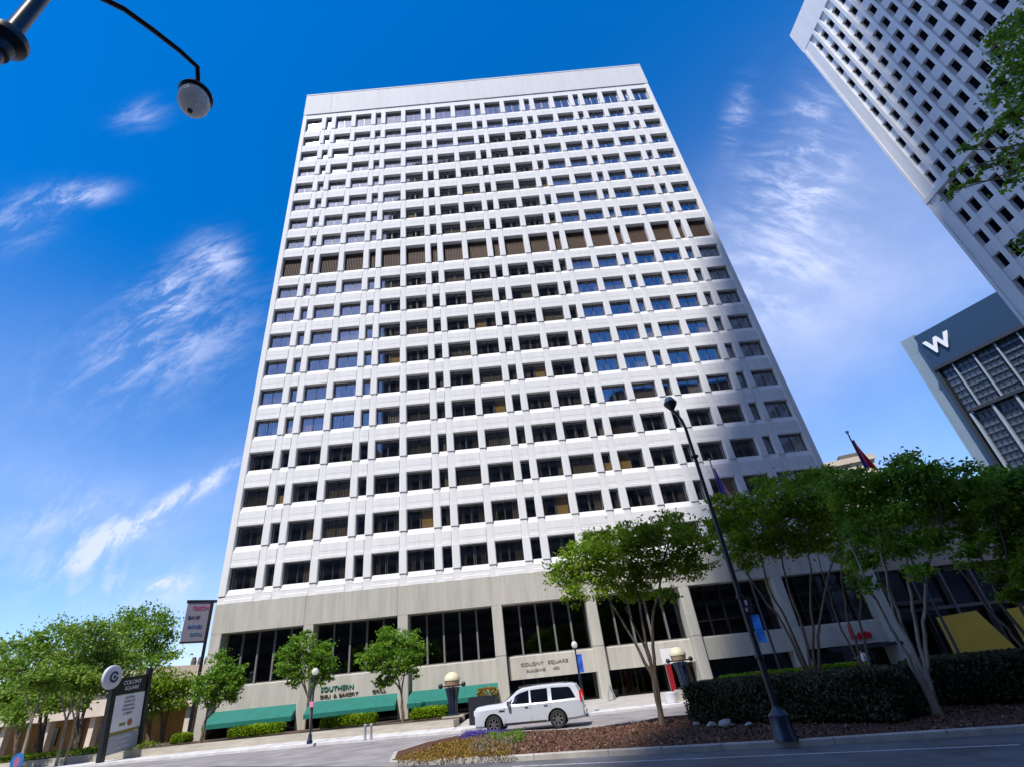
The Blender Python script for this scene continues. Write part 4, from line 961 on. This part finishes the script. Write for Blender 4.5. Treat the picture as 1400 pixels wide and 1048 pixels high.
q3 = hd(285.5, 850, dB); mb.obox(np.array([q3[0], q3[1], zt_/2]), ax, ny, (0, 0, 1), .13, .2, zt_/2); part(mb, 'frame', 'black_metal', BB)
# ------------------------------------------------------------------ flagpoles
def flagpole(px, py, d, lab, tx, ty, ex, ey, cols):
    top = hd(px, py, d); t = thing('flagpole', (top[0], top[1], .3), lab, 'flagpole', 'flagpoles on the forecourt')
    mb = MB(); mb.tube([(top[0], top[1], .3), (top[0], top[1], 3), (top[0], top[1], top[2]-.1)], [.09, .08, .045], 10); part(mb, 'pole', 'navy_metal', t, smooth=40)
    mb = MB(); mb.lathe([(.02, -.13), (.10, -.08), (.13, 0), (.10, .08), (.02, .13)], 12, top); part(mb, 'ball', 'sign_grey', t, smooth=60)
    z0 = hd(tx, ty, d)[2]; z1 = hd(ex, ey, d)[2]
    f = thing('flag', (top[0], top[1], z1), lab.replace('flagpole with', 'flag hanging limp,').replace('dark', 'striped'), 'flag', 'limp flags on the forecourt poles')
    n = 14; nc = 10
    for ci, m in enumerate(cols):
        mb = MB(); vs = []
        for i in range(n+1):
            tt = i/n; w = .12+.62*tt**1.5
            for j in range(3):
                s = (ci+j/2)/len(cols); ph = s*9+tt*2
                vs.append((top[0]+.07+w*s, top[1]-.06+.09*math.sin(ph), z0+(z1-z0)*(tt*.96)-(.25*s*tt)))
        mb.add(vs, [(3*i+j, 3*i+j+1, 3*i+j+4, 3*i+j+3) for i in range(n) for j in range(2)]); oo = part(mb, 'stripe', m, f, smooth=80); oo.modifiers.new('s', 'SOLIDIFY').thickness = .01
    return t, f
t_, f_ = flagpole(1158, 590, 45, 'dark flagpole with a furled red striped flag above the trees right of the tower', 1166, 601, 1187, 640, ['flag_blue', 'flag_red', 'flag_white', 'flag_red', 'flag_red'])
f_['label'] = 'limp red and white striped flag right of the tower'
t_, f_ = flagpole(970, 628, 42, 'dark flagpole with a blue and pink flag before the tower\'s lower right windows', 974, 640, 990, 682, ['flag_blue', 'flag_blue', 'flag_white', 'flag_pink'])
f_['label'] = 'limp blue and pink flag beside the tall street lamp'
# pale stones at the foot of the hedge
for i, (px, py, r) in enumerate(((952, 991, .12), (975, 993, .17), (993, 993, .24), (1024, 992, .12))):
    p = onz(px, py, .14); mb = MB(); n = 9; prof = [(r*.5, -.02), (r, .04), (r*.95, r*.5), (r*.55, r*.85), (.02, r*.92)]
    mb.lathe(prof, n, p)
    rr_ = random.Random(i); mb.v = [(x+rr_.uniform(-.25, .25)*r, y+rr_.uniform(-.25, .25)*r, z+rr_.uniform(-.1, .1)*r) for x, y, z in mb.v]
    tag(mb.build('stone', 'kerb', smooth=50), 'one of the pale stones in the mulch along the left foot of the dark hedge', 'stone', 'pale stones under the hedge')
# ------------------------------------------------------------------ person walking behind the hedge
def person():
    b0 = hd(1192, 922, 36.0); g = .30; b0[2] = g
    s = 1.0
    J = {'pel': (0, 0, .95), 'sp': (.03, 0, 1.15), 'ch': (.07, 0, 1.36), 'nk': (.10, 0, 1.50), 'hd': (.13, 0, 1.60), 'ht': (.13, 0, 1.72),
         'hl': (0, .10, .92), 'kl': (.22, .10, .55), 'al': (.05, .10, .14), 'tl': (.22, .10, .05), 'hr': (0, -.10, .92), 'kr': (-.10, -.10, .52), 'ar': (-.42, -.10, .25), 'tr': (-.36, -.10, .10),
         'sl': (.08, .18, 1.42), 'el': (-.12, .26, 1.20), 'wl': (.02, .24, 1.0), 'fl': (.06, .22, .93), 'sr': (.08, -.18, 1.42), 'er': (.20, -.28, 1.18), 'wr': (.40, -.20, 1.24), 'fr': (.47, -.18, 1.27)}
    E = [('pel', 'sp'), ('sp', 'ch'), ('ch', 'nk'), ('nk', 'hd'), ('hd', 'ht'), ('pel', 'hl'), ('hl', 'kl'), ('kl', 'al'), ('al', 'tl'), ('pel', 'hr'), ('hr', 'kr'), ('kr', 'ar'), ('ar', 'tr'), ('ch', 'sl'), ('sl', 'el'), ('el', 'wl'), ('wl', 'fl'), ('ch', 'sr'), ('sr', 'er'), ('er', 'wr'), ('wr', 'fr')]
    Rr = {'pel': .13, 'sp': .12, 'ch': .145, 'nk': .055, 'hd': .085, 'ht': .07, 'hl': .09, 'kl': .058, 'al': .038, 'tl': .035, 'hr': .09, 'kr': .058, 'ar': .038, 'tr': .035, 'sl': .06, 'el': .042, 'wl': .03, 'fl': .03, 'sr': .06, 'er': .042, 'wr': .03, 'fr': .03}
    def skin(keys, edges, name, m, parent, sc=1.0, root='pel'):
        kk = list(keys); me = bpy.data.meshes.new(name); me.from_pydata([J[k] for k in kk], [(kk.index(a), kk.index(b)) for a, b in edges], [])
        o = bpy.data.objects.new(name, me); C.objects.link(o); sm = o.modifiers.new('s', 'SKIN'); sb = o.modifiers.new('u', 'SUBSURF'); sb.levels = 2
        for i, k in enumerate(kk):
            me.skin_vertices[0].data[i].radius = (Rr[k]*sc, Rr[k]*sc); me.skin_vertices[0].data[i].use_root = (k == root)
        dg = bpy.context.evaluated_depsgraph_get(); nm = bpy.data.meshes.new_from_object(o.evaluated_get(dg)); o.modifiers.clear(); o.data = nm
        nm.materials.clear(); nm.materials.append(M[m]); nm.polygons.foreach_set('use_smooth', [True]*len(nm.polygons)); o.parent = parent
        return o
    t = thing('person', b0, 'person in a white top and dark shorts striding left behind the dark hedge', 'person', local=True, rz=PI*.98)
    skin(J.keys(), E, 'body', 'skin', t)
    J['hem'] = (0, 0, .90); Rr['hem'] = .13
    skin(['pel', 'sp', 'ch', 'sl', 'sr', 'el', 'er'], [('pel', 'sp'), ('sp', 'ch'), ('ch', 'sl'), ('ch', 'sr'), ('sl', 'el'), ('sr', 'er')], 'shirt', 'shirt', t, 1.18)
    J['ml'] = (.14, .10, .70); J['mr'] = (-.06, -.10, .70); Rr['ml'] = Rr['mr'] = .078
    skin(['pel', 'hl', 'hr', 'ml', 'mr'], [('pel', 'hl'), ('pel', 'hr'), ('hl', 'ml'), ('hr', 'mr')], 'shorts', 'shorts', t, 1.2)
    mb = MB(); mb.lathe([(.03, .10), (.08, .08), (.105, .02), (.10, -.05), (.05, -.10)], 14, (.115, 0, 1.69)); sub(mb, 'hair', 'hair', t, smooth=60)
    for x, y, z in ((.25, .10, .035), (-.34, -.10, .075)):
        mb = MB(); mb.obox((x-.05, y, z), (1, 0, 0), (0, 1, 0), (0, 0, 1), .13, .05, .04); sub(mb, 'shoe', 'shoe', t, bevel=.02)
person()
# ------------------------------------------------------------------ vegetation
def blobs_px(L, d, squash=.8, dj=1.2):
    """crown lobes: (px, py, radius px[, extra distance]) at horizontal distance d"""
    out = []
    for q in L:
        dd = d+(q[3] if len(q) > 3 else RNG.uniform(-dj, dj)); c = hd(q[0], q[1], dd)
        k = (RC@(c-CAM))[2]; r = q[2]*k/F
        out.append((c, r, r, r*squash))
    return out
def stems_px(base, L, d):
    return [[np.array(base)]+[hd(x, y, d+(e[0] if e else 0)) for x, y, *e in st] for st in L]
# street tree on the island, left of the hedge
b = onz(906, 991, .12); d0 = math.hypot(*(b[:2]-CAM[:2]))
tree('street_tree', b, stems_px(b, [[(893, 925), (872, 885), (840, 830), (805, 780)], [(893, 925), (882, 870), (868, 800), (862, 745)], [(895, 918), (892, 850), (905, 780), (915, 735)], [(898, 930), (880, 880, .5), (855, 830, 1)]], d0),
     blobs_px([(775, 785, 24), (800, 760, 32), (830, 745, 34), (785, 812, 20), (865, 730, 32), (900, 722, 30), (932, 722, 26), (845, 785, 34), (880, 770, 30), (915, 768, 32), (948, 745, 24), (820, 800, 22), (775, 770, 20), (905, 810, 18), (950, 775, 22), (870, 805, 22)], d0), 21000, .075, 'leaf_street', 'bark',
     'round-crowned street tree on the mulch bed between the white vehicle and the hedge', 'street trees along the kerb', .085, 1.7, clump=.24, per=50)
# second: behind the hedge, in front of the sixth column
b = hd(1108, 925, 27.0); b[2] = .15
tree('street_tree', b, stems_px(b, [[(1080, 870), (1040, 810), (1000, 745)], [(1085, 870), (1050, 800), (1030, 720)], [(1098, 860), (1075, 790), (1062, 720)], [(1112, 870), (1108, 800), (1105, 720)], [(1118, 870), (1130, 800), (1150, 720)]], 27),
     blobs_px([(990, 715, 26), (1020, 700, 32), (1055, 690, 34), (1090, 690, 32), (1120, 690, 30), (1000, 745, 24), (1035, 738, 30), (1070, 740, 30), (1100, 735, 28), (985, 690, 18), (1140, 720, 28), (1045, 665, 20), (1085, 658, 22), (1120, 662, 22), (1020, 770, 16), (975, 745, 18)], 27), 21000, .085, 'leaf_street', 'bark',
     'multi-stemmed tree behind the hedge with its crown over the tall street lamp pole', 'street trees along the kerb', .075, 1.6, clump=.26, per=50)
# third: pale multi-stem at the hedge front
b = onz(1283, 977, .12); d0 = math.hypot(*(b[:2]-CAM[:2]))
tree('street_tree', b, stems_px(b, [[(1255, 925), (1225, 870), (1195, 815), (1160, 740)], [(1262, 930), (1240, 870), (1215, 800), (1200, 720)], [(1266, 920), (1252, 850), (1240, 780), (1235, 700)], [(1268, 920), (1262, 850), (1268, 780), (1290, 700)], [(1245, 880), (1222, 840), (1210, 770)]], d0),
     blobs_px([(1160, 690, 28), (1195, 665, 32), (1235, 650, 32), (1275, 655, 32), (1240, 628, 14), (1180, 725, 28), (1215, 700, 32), (1255, 690, 34), (1295, 690, 32), (1150, 655, 22), (1310, 660, 28), (1185, 760, 22), (1225, 745, 26), (1270, 735, 26), (1180, 795, 16), (1250, 775, 18), (1315, 720, 20)], d0), 21000, .07, 'leaf_deep', 'bark_pale',
     'tree with pale leaning stems rising from one flared foot before the hedge', 'street trees along the kerb', .075, 2.0, clump=.22, per=50)
# fourth: right edge
b = hd(1440, 930, 25.0); b[2] = .15
tree('street_tree', b, stems_px(b, [[(1400, 885), (1350, 830), (1300, 760)], [(1410, 880), (1365, 820), (1335, 740)], [(1415, 870), (1385, 810), (1370, 730)], [(1425, 870), (1410, 800), (1420, 720)]], 25),
     blobs_px([(1335, 665, 26), (1370, 660, 30), (1405, 665, 32), (1345, 700, 28), (1385, 700, 30), (1420, 705, 32), (1355, 740, 24), (1395, 745, 28), (1325, 760, 18), (1370, 780, 20), (1410, 785, 24), (1430, 750, 28), (1390, 810, 16)], 25), 18000, .08, 'leaf_deep', 'bark',
     'dark-stemmed tree at the right edge, stems crossing the yellow panels', 'street trees along the kerb', .075, 1.6, clump=.24, per=50)
# a fifth further back fills the gap between the second and third
b = hd(1190, 925, 31.0); b[2] = .2
tree('street_tree', b, stems_px(b, [[(1150, 860), (1130, 800), (1110, 730)], [(1160, 850), (1150, 790), (1150, 710)], [(1175, 850), (1180, 780), (1190, 720)]], 31),
     blobs_px([(1125, 655, 22), (1150, 665, 24), (1135, 700, 24), (1160, 730, 22), (1110, 740, 20), (1195, 700, 22), (1140, 755, 18), (1170, 770, 16)], 31), 8000, .085, 'leaf_street', 'bark',
     'slender tree half hidden between the tree over the lamp pole and the pale-stemmed tree', 'street trees along the kerb', .06, 1.6, clump=.24, per=50)
# overhanging tree, upper right, foot outside the frame
b = np.array([38.2, -38.6, 0.0])
tree('overhanging_tree', b, [[b, b+[-.2, .2, 3], hd(1640, 200, 13.5), hd(1520, 90, 12.5)], [b+[-.2, .2, 3], hd(1640, 330, 13), hd(1500, 200, 12.3)]],
     blobs_px([(1400, 40, 34), (1385, 85, 26), (1420, 110, 40), (1375, 120, 20), (1358, 130, 14), (1395, 160, 26), (1362, 172, 15), (1340, 185, 11), (1375, 205, 18), (1345, 225, 12), (1322, 205, 8), (1310, 235, 8), (1330, 250, 10), (1405, 215, 24), (1385, 250, 10), (1298, 262, 6), (1360, 60, 12), (1375, 30, 16), (1440, 40, 50), (1450, 200, 50), (1480, 120, 60), (1395, 335, 9), (1440, 300, 30)], 12.3, .8, .5), 8200, .045, 'leaf_deep', 'bark',
     'leafy branches hanging into the upper right corner before the white tower', None, .075, 1.8, clump=.17, per=22)
# three small bright trees before the colonnade
for (bx, by, st, bl, n, lab) in (
    (276, 1003, [[(283, 975), (300, 950)], [(283, 975), (285, 940)], [(280, 985), (315, 945)]], [(285, 935, 18), (305, 915, 18), (312, 935, 18), (290, 955, 14), (276, 950, 12), (322, 920, 12), (300, 900, 12), (318, 950, 12), (268, 935, 8)], 6500, 'small bright green tree at the tower\'s left corner, before the first awning'),
    (425, 1003, [[(424, 965), (415, 925)], [(424, 965), (432, 930)], [(424, 960), (405, 910)]], [(395, 905, 18), (415, 885, 19), (440, 895, 18), (425, 912, 20), (403, 925, 14), (450, 910, 12), (400, 885, 12), (385, 895, 9), (420, 868, 9), (440, 925, 14), (386, 915, 8)], 7500, 'small bright tree before the second column, behind the post lamp'),
    (551, 992, [[(549, 950), (540, 910)], [(549, 950), (555, 900)], [(549, 945), (522, 905)]], [(515, 890, 18), (540, 875, 20), (565, 885, 18), (545, 900, 22), (510, 910, 13), (530, 925, 14), (570, 900, 12), (495, 900, 9), (528, 865, 12), (560, 868, 9), (518, 935, 9), (560, 915, 12)], 9000, 'small bright tree before the third column, crown spread over the lettering')):
    b = hd(bx, by, 44 if bx < 300 else 39.5); b[2] = .5; dd = math.hypot(*(b[:2]-CAM[:2]))
    tree('young_tree', b, stems_px(b, st, dd), blobs_px(bl, dd, .85, .4), n, .10, 'leaf_bright', 'bark', lab, 'young trees before the colonnade', .09, 1.2, clump=.2, per=32)
# far left trees
far = [
    ((60, 1015), 58, [(20, 890, 22), (55, 880, 26), (90, 868, 24), (60, 910, 28), (25, 915, 24), (95, 895, 26), (45, 935, 24), (80, 925, 24), (10, 940, 20), (5, 905, 18)], 9000, 'leaf_far', 'loose grey-green tree at the far left edge, left of the disc-topped sign'),
    ((110, 1008), 56, [(110, 865, 20), (135, 872, 24), (155, 890, 26), (125, 900, 28), (100, 925, 26), (145, 920, 24), (170, 905, 18), (120, 940, 22), (160, 935, 16), (150, 860, 12)], 9000, 'leaf_far', 'loose grey-green tree rising right behind the disc-topped sign'),
    ((205, 1000), 66, [(170, 850, 20), (200, 842, 20), (225, 852, 18), (185, 870, 22), (215, 875, 20), (235, 868, 11), (195, 895, 22), (222, 900, 16), (236, 890, 10), (160, 870, 16), (205, 915, 16)], 9000, 'leaf_deep', 'dense dark tree left of the tenant billboard'),
    ((30, 1020), 50, [(15, 950, 20), (45, 955, 22), (20, 975, 18), (60, 945, 20), (85, 955, 18), (0, 965, 16), (110, 958, 15)], 6000, 'leaf_far', 'lower leafy tree at the left edge above the cream roof'),
    ((225, 995), 58, [(205, 945, 18), (225, 935, 20), (245, 945, 15), (215, 962, 16), (240, 962, 12), (195, 960, 12), (255, 930, 9), (185, 950, 10)], 5500, 'leaf_street', 'low bushy tree between the directory sign and the tower corner')]
for (bp_, d, bl, n, lm, lab) in far:
    b = hd(*bp_, d); b[2] = 0.0
    tx, ty = bl[3][:2]
    tree('background_tree', b, stems_px(b, [[(bp_[0]-3, 970), (tx, ty)], [(bp_[0]+4, 975), (tx+18, ty-5)]], d), blobs_px(bl, d, .85, 2.0), n, .14, lm, 'bark', lab, 'trees at the far left', .16, 1.3, clump=.42, per=40)
# slim bare stems in front of the cream roof
for i, (x0, x1, d) in enumerate(((38, 62, 46), (86, 105, 47), (98, 116, 47))):
    b = hd(x0, 1012, d); b[2] = 0.05
    tree('background_tree', b, stems_px(b, [[(x0+8, 975), (x1-4, 945)], [(x0+6, 980), (x1+10, 940)], [(x0+4, 985), (x0-3, 945)]], d), blobs_px([(x1, 925, 16), (x1+10, 935, 14), (x0, 930, 14)], d, .8, .5), 2600, .11, 'leaf_far', 'bark_pale',
         ('young crooked pale-stemmed tree at far left, nearest the frame edge', 'young pale-stemmed tree just left of the directory sign, the left of a close pair', 'young pale-stemmed tree just left of the directory sign, the right of a close pair')[i], 'trees at the far left', .08, 1.2, clump=.3, per=30)
# clipped hedges
def hedge(name, c, hx, hy, hz, rz, n, size, m, label, cat='hedge', group=None, rnd=.25, lump=.05, core='soil'):
    t = thing(name, (c[0], c[1], c[2]-hz), label, cat, group)
    mb = MB(); a = np.array([math.cos(rz), math.sin(rz), 0]); bq = np.array([-a[1], a[0], 0])
    k = .80
    mb.obox(c, a, bq, (0, 0, 1), hx*k if hx < 1 else hx-.18, hy*k if hy < .6 else hy-.16, hz*k if hz < .5 else hz-.14); part(mb, 'stems', core, t, bevel=.06)
    P, T = hedge_points(c, hx, hy, hz, rz, n, rnd, lump); leaf_mesh('foliage', P, size, m, t, tint=T); return t
A_ = onz(938, 990, .12); B_ = onz(1236, 989, .12); C_ = onz(1252, 966, .12); D_ = onz(1420, 963, .12)
def hedge_line(name, A, Bq, wid, h, n, m, lab, size=.055, group=None, lump=.06, rnd=.3, core='hedge_core'):
    w = (Bq-A)[:2]; L = np.linalg.norm(w); e = w/L; nn = np.array([-e[1], e[0]])
    c = (A[:2]+Bq[:2])/2+nn*wid/2
    return hedge(name, np.array([c[0], c[1], .12+h/2]), L/2, wid/2, h/2, math.atan2(e[1], e[0]), n, size, m, lab, 'hedge', group, rnd, lump, core)
mat('hedge_core', (0.012, 0.014, 0.008), 1.0, spec=0.0)
hedge_line('hedge', A_, B_, 3.0, 1.30, 34000, 'leaf_hedge', 'long dark clipped hedge behind the tall lamp\'s navy base', group='dark hedges on the island')
w = (D_-C_); hedge_line('hedge', C_+np.array([-.1, .3, 0]), D_+w*1.2, 3.0, 1.36, 24000, 'leaf_hedge', 'dark clipped hedge right of the pale-stemmed tree, running out of frame', group='dark hedges on the island')
mb = None
g0 = hd(985, 935, 31); g1 = hd(1195, 912, 34)
hedge_line('low_hedge', np.array([g0[0], g0[1], .1]), np.array([g1[0], g1[1], .1]), .8, 1.28, 9000, 'leaf_bush', 'low bright green hedge showing just above the long dark hedge', .06, core='hedge_core')
# clipped bright bushes in the planter
for (x0, y0, x1, y1, yy, lab) in ((313, 1006, 389, 999, -3.6, 'low clipped lime bush below the first green awning'), (438, 995, 516, 989, -4.2, 'low clipped lime bush below the lettered middle awning'), (561, 983, 613, 977, -5.2, 'low clipped lime bush below the third awning, left of the domed lamp'), (236, 1012, 260, 1010, -3.0, 'small round green bush at the foot of the left corner column')):
    A = ony(x0, y0, yy); Bq = ony(x1, y1, yy); L = (Bq[0]-A[0])/2; h = .34
    if x0 < 300: h = .3
    hedge('clipped_bush', np.array([(A[0]+Bq[0])/2, yy, .52+h]), L, .5, h, 0, 5200 if x0 > 300 else 2000, .06, 'leaf_bush' if x0 > 300 else 'leaf_street', lab, 'bush', 'clipped bushes along the planter', .3, .06, 'hedge_core')
# ground cover far left
P, T = hedge_points((-16, -3.2, .45), 15, 1.6, .35, .0, 9000, .3, .1); tag(leaf_mesh('ground_cover', P, .10, 'leaf_street', tint=T), kind='stuff')
# flower bed on the island tip
FB = []
def bed(name, poly_px, n, m, h0, h1, size, z=.13):
    poly = [tuple(onz(x, y, z)[:2]) for x, y in poly_px]; xs_ = [p[0] for p in poly]; ys_ = [p[1] for p in poly]; out = []
    cl = []
    while len(cl) < n//26:
        p = (RNG.uniform(min(xs_), max(xs_)), RNG.uniform(min(ys_), max(ys_)))
        if inside(p, poly): cl.append(p)
    for p in cl:
        k = 26; hh = RNG.uniform(h0, h1); r = RNG.uniform(.06, .13)
        q = np.c_[RNG.normal(p[0], r, k), RNG.normal(p[1], r, k), z+hh*np.sqrt(RNG.uniform(0, 1, k))]; out.append(q)
    P = np.concatenate(out); return tag(leaf_mesh(name, P, size, m), kind='stuff')
bed('flower_bed', [(543, 1041), (600, 1022), (640, 1013), (690, 1012), (700, 1034), (640, 1040), (580, 1043)], 12000, 'petal_gold', .08, .24, .030)
bed('flower_bed', [(640, 1013), (690, 1008), (706, 1010), (700, 1032), (650, 1036)], 5000, 'petal_mixed', .1, .3, .030)
bed('violet_flowers', [(632, 1010), (660, 1007), (694, 1006), (694, 1009), (640, 1013)], 5500, 'petal_violet', .16, .32, .030)
bed('green_plants', [(655, 1013), (690, 1009), (712, 1008), (714, 1014), (690, 1020)], 2600, 'leaf_bright', .12, .36, .035)
# ------------------------------------------------------------------ light, sky, camera
sc = bpy.context.scene
SUN = np.array([-0.24, -0.49, 0.84]); SUN /= np.linalg.norm(SUN)
el = math.asin(SUN[2]); azm = math.atan2(SUN[0], SUN[1])
sl = bpy.data.lights.new('sun', 'SUN'); sl.energy = 3.3; sl.angle = math.radians(.9); sl.color = (1.0, .955, .88)
so = bpy.data.objects.new('sun', sl); C.objects.link(so); so.rotation_euler = Vector(tuple(-SUN)).to_track_quat('-Z', 'Y').to_euler(); so.location = (0, -60, 120)
W = bpy.data.worlds.new('World'); sc.world = W; W.use_nodes = True; nt = W.node_tree; N = nt.nodes; Lk = nt.links
bg = N['Background']; bg.inputs['Strength'].default_value = 0.15
sky = N.new('ShaderNodeTexSky'); sky.sky_type = 'NISHITA'; sky.sun_disc = False; sky.sun_elevation = el; sky.sun_rotation = azm % (2*PI)
sky.altitude = 300; sky.air_density = 1.0; sky.dust_density = 0.9; sky.ozone_density = 3.0
hsv = N.new('ShaderNodeHueSaturation'); hsv.inputs['Saturation'].default_value = 1.52; hsv.inputs['Value'].default_value = 0.96; hsv.inputs['Hue'].default_value = 0.506; Lk.new(sky.outputs[0], hsv.inputs['Color'])
tc = N.new('ShaderNodeTexCoord')
def vec(v): n = N.new('ShaderNodeCombineXYZ'); [setattr(n.inputs[i], 'default_value', float(v[i])) for i in range(3)]; return n.outputs[0]
def math_(op, a, b=None, c=None, clamp=False):
    n = N.new('ShaderNodeMath'); n.operation = op; n.use_clamp = clamp
    for i, x in enumerate((a, b, c)):
        if x is None: continue
        if isinstance(x, (int, float)): n.inputs[i].default_value = x
        else: Lk.new(x, n.inputs[i])
    return n.outputs[0]
nrmz = N.new('ShaderNodeVectorMath'); nrmz.operation = 'NORMALIZE'; Lk.new(tc.outputs['Generated'], nrmz.inputs[0]); DIR = nrmz.outputs[0]
def noise(scale, stretch, rot, det=8, rough=.62, dist=0.0, seed=0):
    mp = N.new('ShaderNodeMapping'); mp.inputs['Rotation'].default_value = rot; mp.inputs['Scale'].default_value = stretch; mp.inputs['Location'].default_value = (seed, seed*.7, 0)
    Lk.new(DIR, mp.inputs['Vector']); n = N.new('ShaderNodeTexNoise'); n.inputs['Scale'].default_value = scale; n.inputs['Detail'].default_value = det; n.inputs['Roughness'].default_value = rough; n.inputs['Distortion'].default_value = dist
    Lk.new(mp.outputs[0], n.inputs['Vector']); return n.outputs['Fac']
def patch(p0, p1, wid, soft=1.0):
    """cirrus streak: soft mask round the great-circle segment between two sky directions (given by where they stand over the town)"""
    a = ray(*p0); a /= np.linalg.norm(a); b = ray(*p1); b /= np.linalg.norm(b); m = (a+b)/2; half = np.linalg.norm(b-a)/2; t = (b-a)/(2*half); q = np.cross(m, t); q /= np.linalg.norm(q)
    def dot(v):
        s = N.new('ShaderNodeVectorMath'); s.operation = 'SUBTRACT'; Lk.new(DIR, s.inputs[0]); Lk.new(vec(m), s.inputs[1])
        d_ = N.new('ShaderNodeVectorMath'); d_.operation = 'DOT_PRODUCT'; Lk.new(s.outputs[0], d_.inputs[0]); Lk.new(vec(v), d_.inputs[1]); return d_.outputs['Value']
    u_ = math_('DIVIDE', dot(t), half*1.15); w_ = math_('DIVIDE', dot(q), wid)
    r = math_('ADD', math_('MULTIPLY', u_, u_), math_('MULTIPLY', w_, w_)); r2 = math_('MULTIPLY', r, -1.1*soft)
    return math_('EXPONENT', r2)
def ramp(x, a, b): n = N.new('ShaderNodeMapRange'); n.inputs['From Min'].default_value = a; n.inputs['From Max'].default_value = b; n.clamp = True; n.interpolation_type = 'SMOOTHSTEP'; Lk.new(x, n.inputs['Value']); return n.outputs[0]
fine = noise(12.0, (0.4, 3.2, 1.2), (0.4, 0.9, 0.75), 12, .68, .35, 1.3)
mid = noise(3.2, (1.0, 1.0, 1.6), (0.2, 0.9, 0.4), 9, .6, .2, 4.1)
veil = noise(1.6, (1, 1, 1.5), (0, .4, 0), 6, .55, .3, 7.7)
tex = math_('MULTIPLY', ramp(fine, .40, .70), 1.0)
CL = None
for p0, p1, wid, amp in (((190, 450), (270, 370), .034, .52), ((270, 360), (325, 350), .035, .5), ((120, 520), (330, 430), .07, .32), ((150, 740), (325, 632), .015, .8), ((90, 770), (200, 700), .03, .22), ((10, 690), (160, 730), .06, .22), ((60, 275), (140, 262), .014, .8), ((0, 325), (70, 275), .022, .45), ((165, 165), (215, 150), .016, .26),
                         ((1070, 240), (1130, 120), .04, .40), ((1050, 300), (1100, 200), .07, .26), ((1150, 230), (1085, 300), .02, .3), ((1000, 200), (1015, 130), .018, .42), ((1080, 430), (1040, 290), .10, .30), ((185, 797), (245, 796), .009, 1.1), ((60, 780), (300, 830), .05, .28)):
    m_ = math_('MULTIPLY', patch(p0, p1, wid), amp); CL = m_ if CL is None else math_('ADD', CL, m_)
dens = math_('MULTIPLY', CL, math_('ADD', math_('MULTIPLY', tex, 1.55), .10))
dz = N.new('ShaderNodeSeparateXYZ'); Lk.new(DIR, dz.inputs[0])
low = ramp(dz.outputs['Z'], .70, .02)                                  # milky veil towards the horizon
lowv = math_('MULTIPLY', low, math_('ADD', math_('MULTIPLY', ramp(veil, .30, .72), .36), .26))
east = math_('MULTIPLY', patch((1180, 520), (1010, 260), .38), math_('ADD', math_('MULTIPLY', ramp(mid, .3, .75), .30), .34))
tot = math_('ADD', math_('ADD', dens, lowv), east); tot = math_('MINIMUM', tot, .93)
mx = N.new('ShaderNodeMix'); mx.data_type = 'RGBA'; Lk.new(tot, mx.inputs[0]); Lk.new(hsv.outputs[0], mx.inputs[6]); mx.inputs[7].default_value = (3.3, 3.65, 5.0, 1)
Lk.new(mx.outputs[2], bg.inputs['Color'])
sc.view_settings.view_transform = 'Standard'; sc.view_settings.look = 'None'; sc.view_settings.exposure = 0.68; sc.view_settings.gamma = 1.0
sc.render.engine = 'CYCLES'
try:
    sc.cycles.max_bounces = 7; sc.cycles.transparent_max_bounces = 12; sc.cycles.caustics_reflective = False; sc.cycles.caustics_refractive = False; sc.cycles.use_denoising = True
except Exception: pass
cd = bpy.data.cameras.new('camera'); co = bpy.data.objects.new('camera', cd); C.objects.link(co)
cd.sensor_width = 36; cd.sensor_fit = 'HORIZONTAL'; cd.lens = F*36/1400; cd.shift_x = (700-PP[0])/1400; cd.shift_y = (PP[1]-524)/1400; cd.clip_start = .1; cd.clip_end = 5000
m4 = Matrix.Identity(4)
for i, v in enumerate((RC[0], -RC[1], -RC[2])):
    for j in range(3): m4[j][i] = float(v[j])
for j in range(3): m4[j][3] = float(CAM[j])
co.matrix_world = m4; sc.camera = co
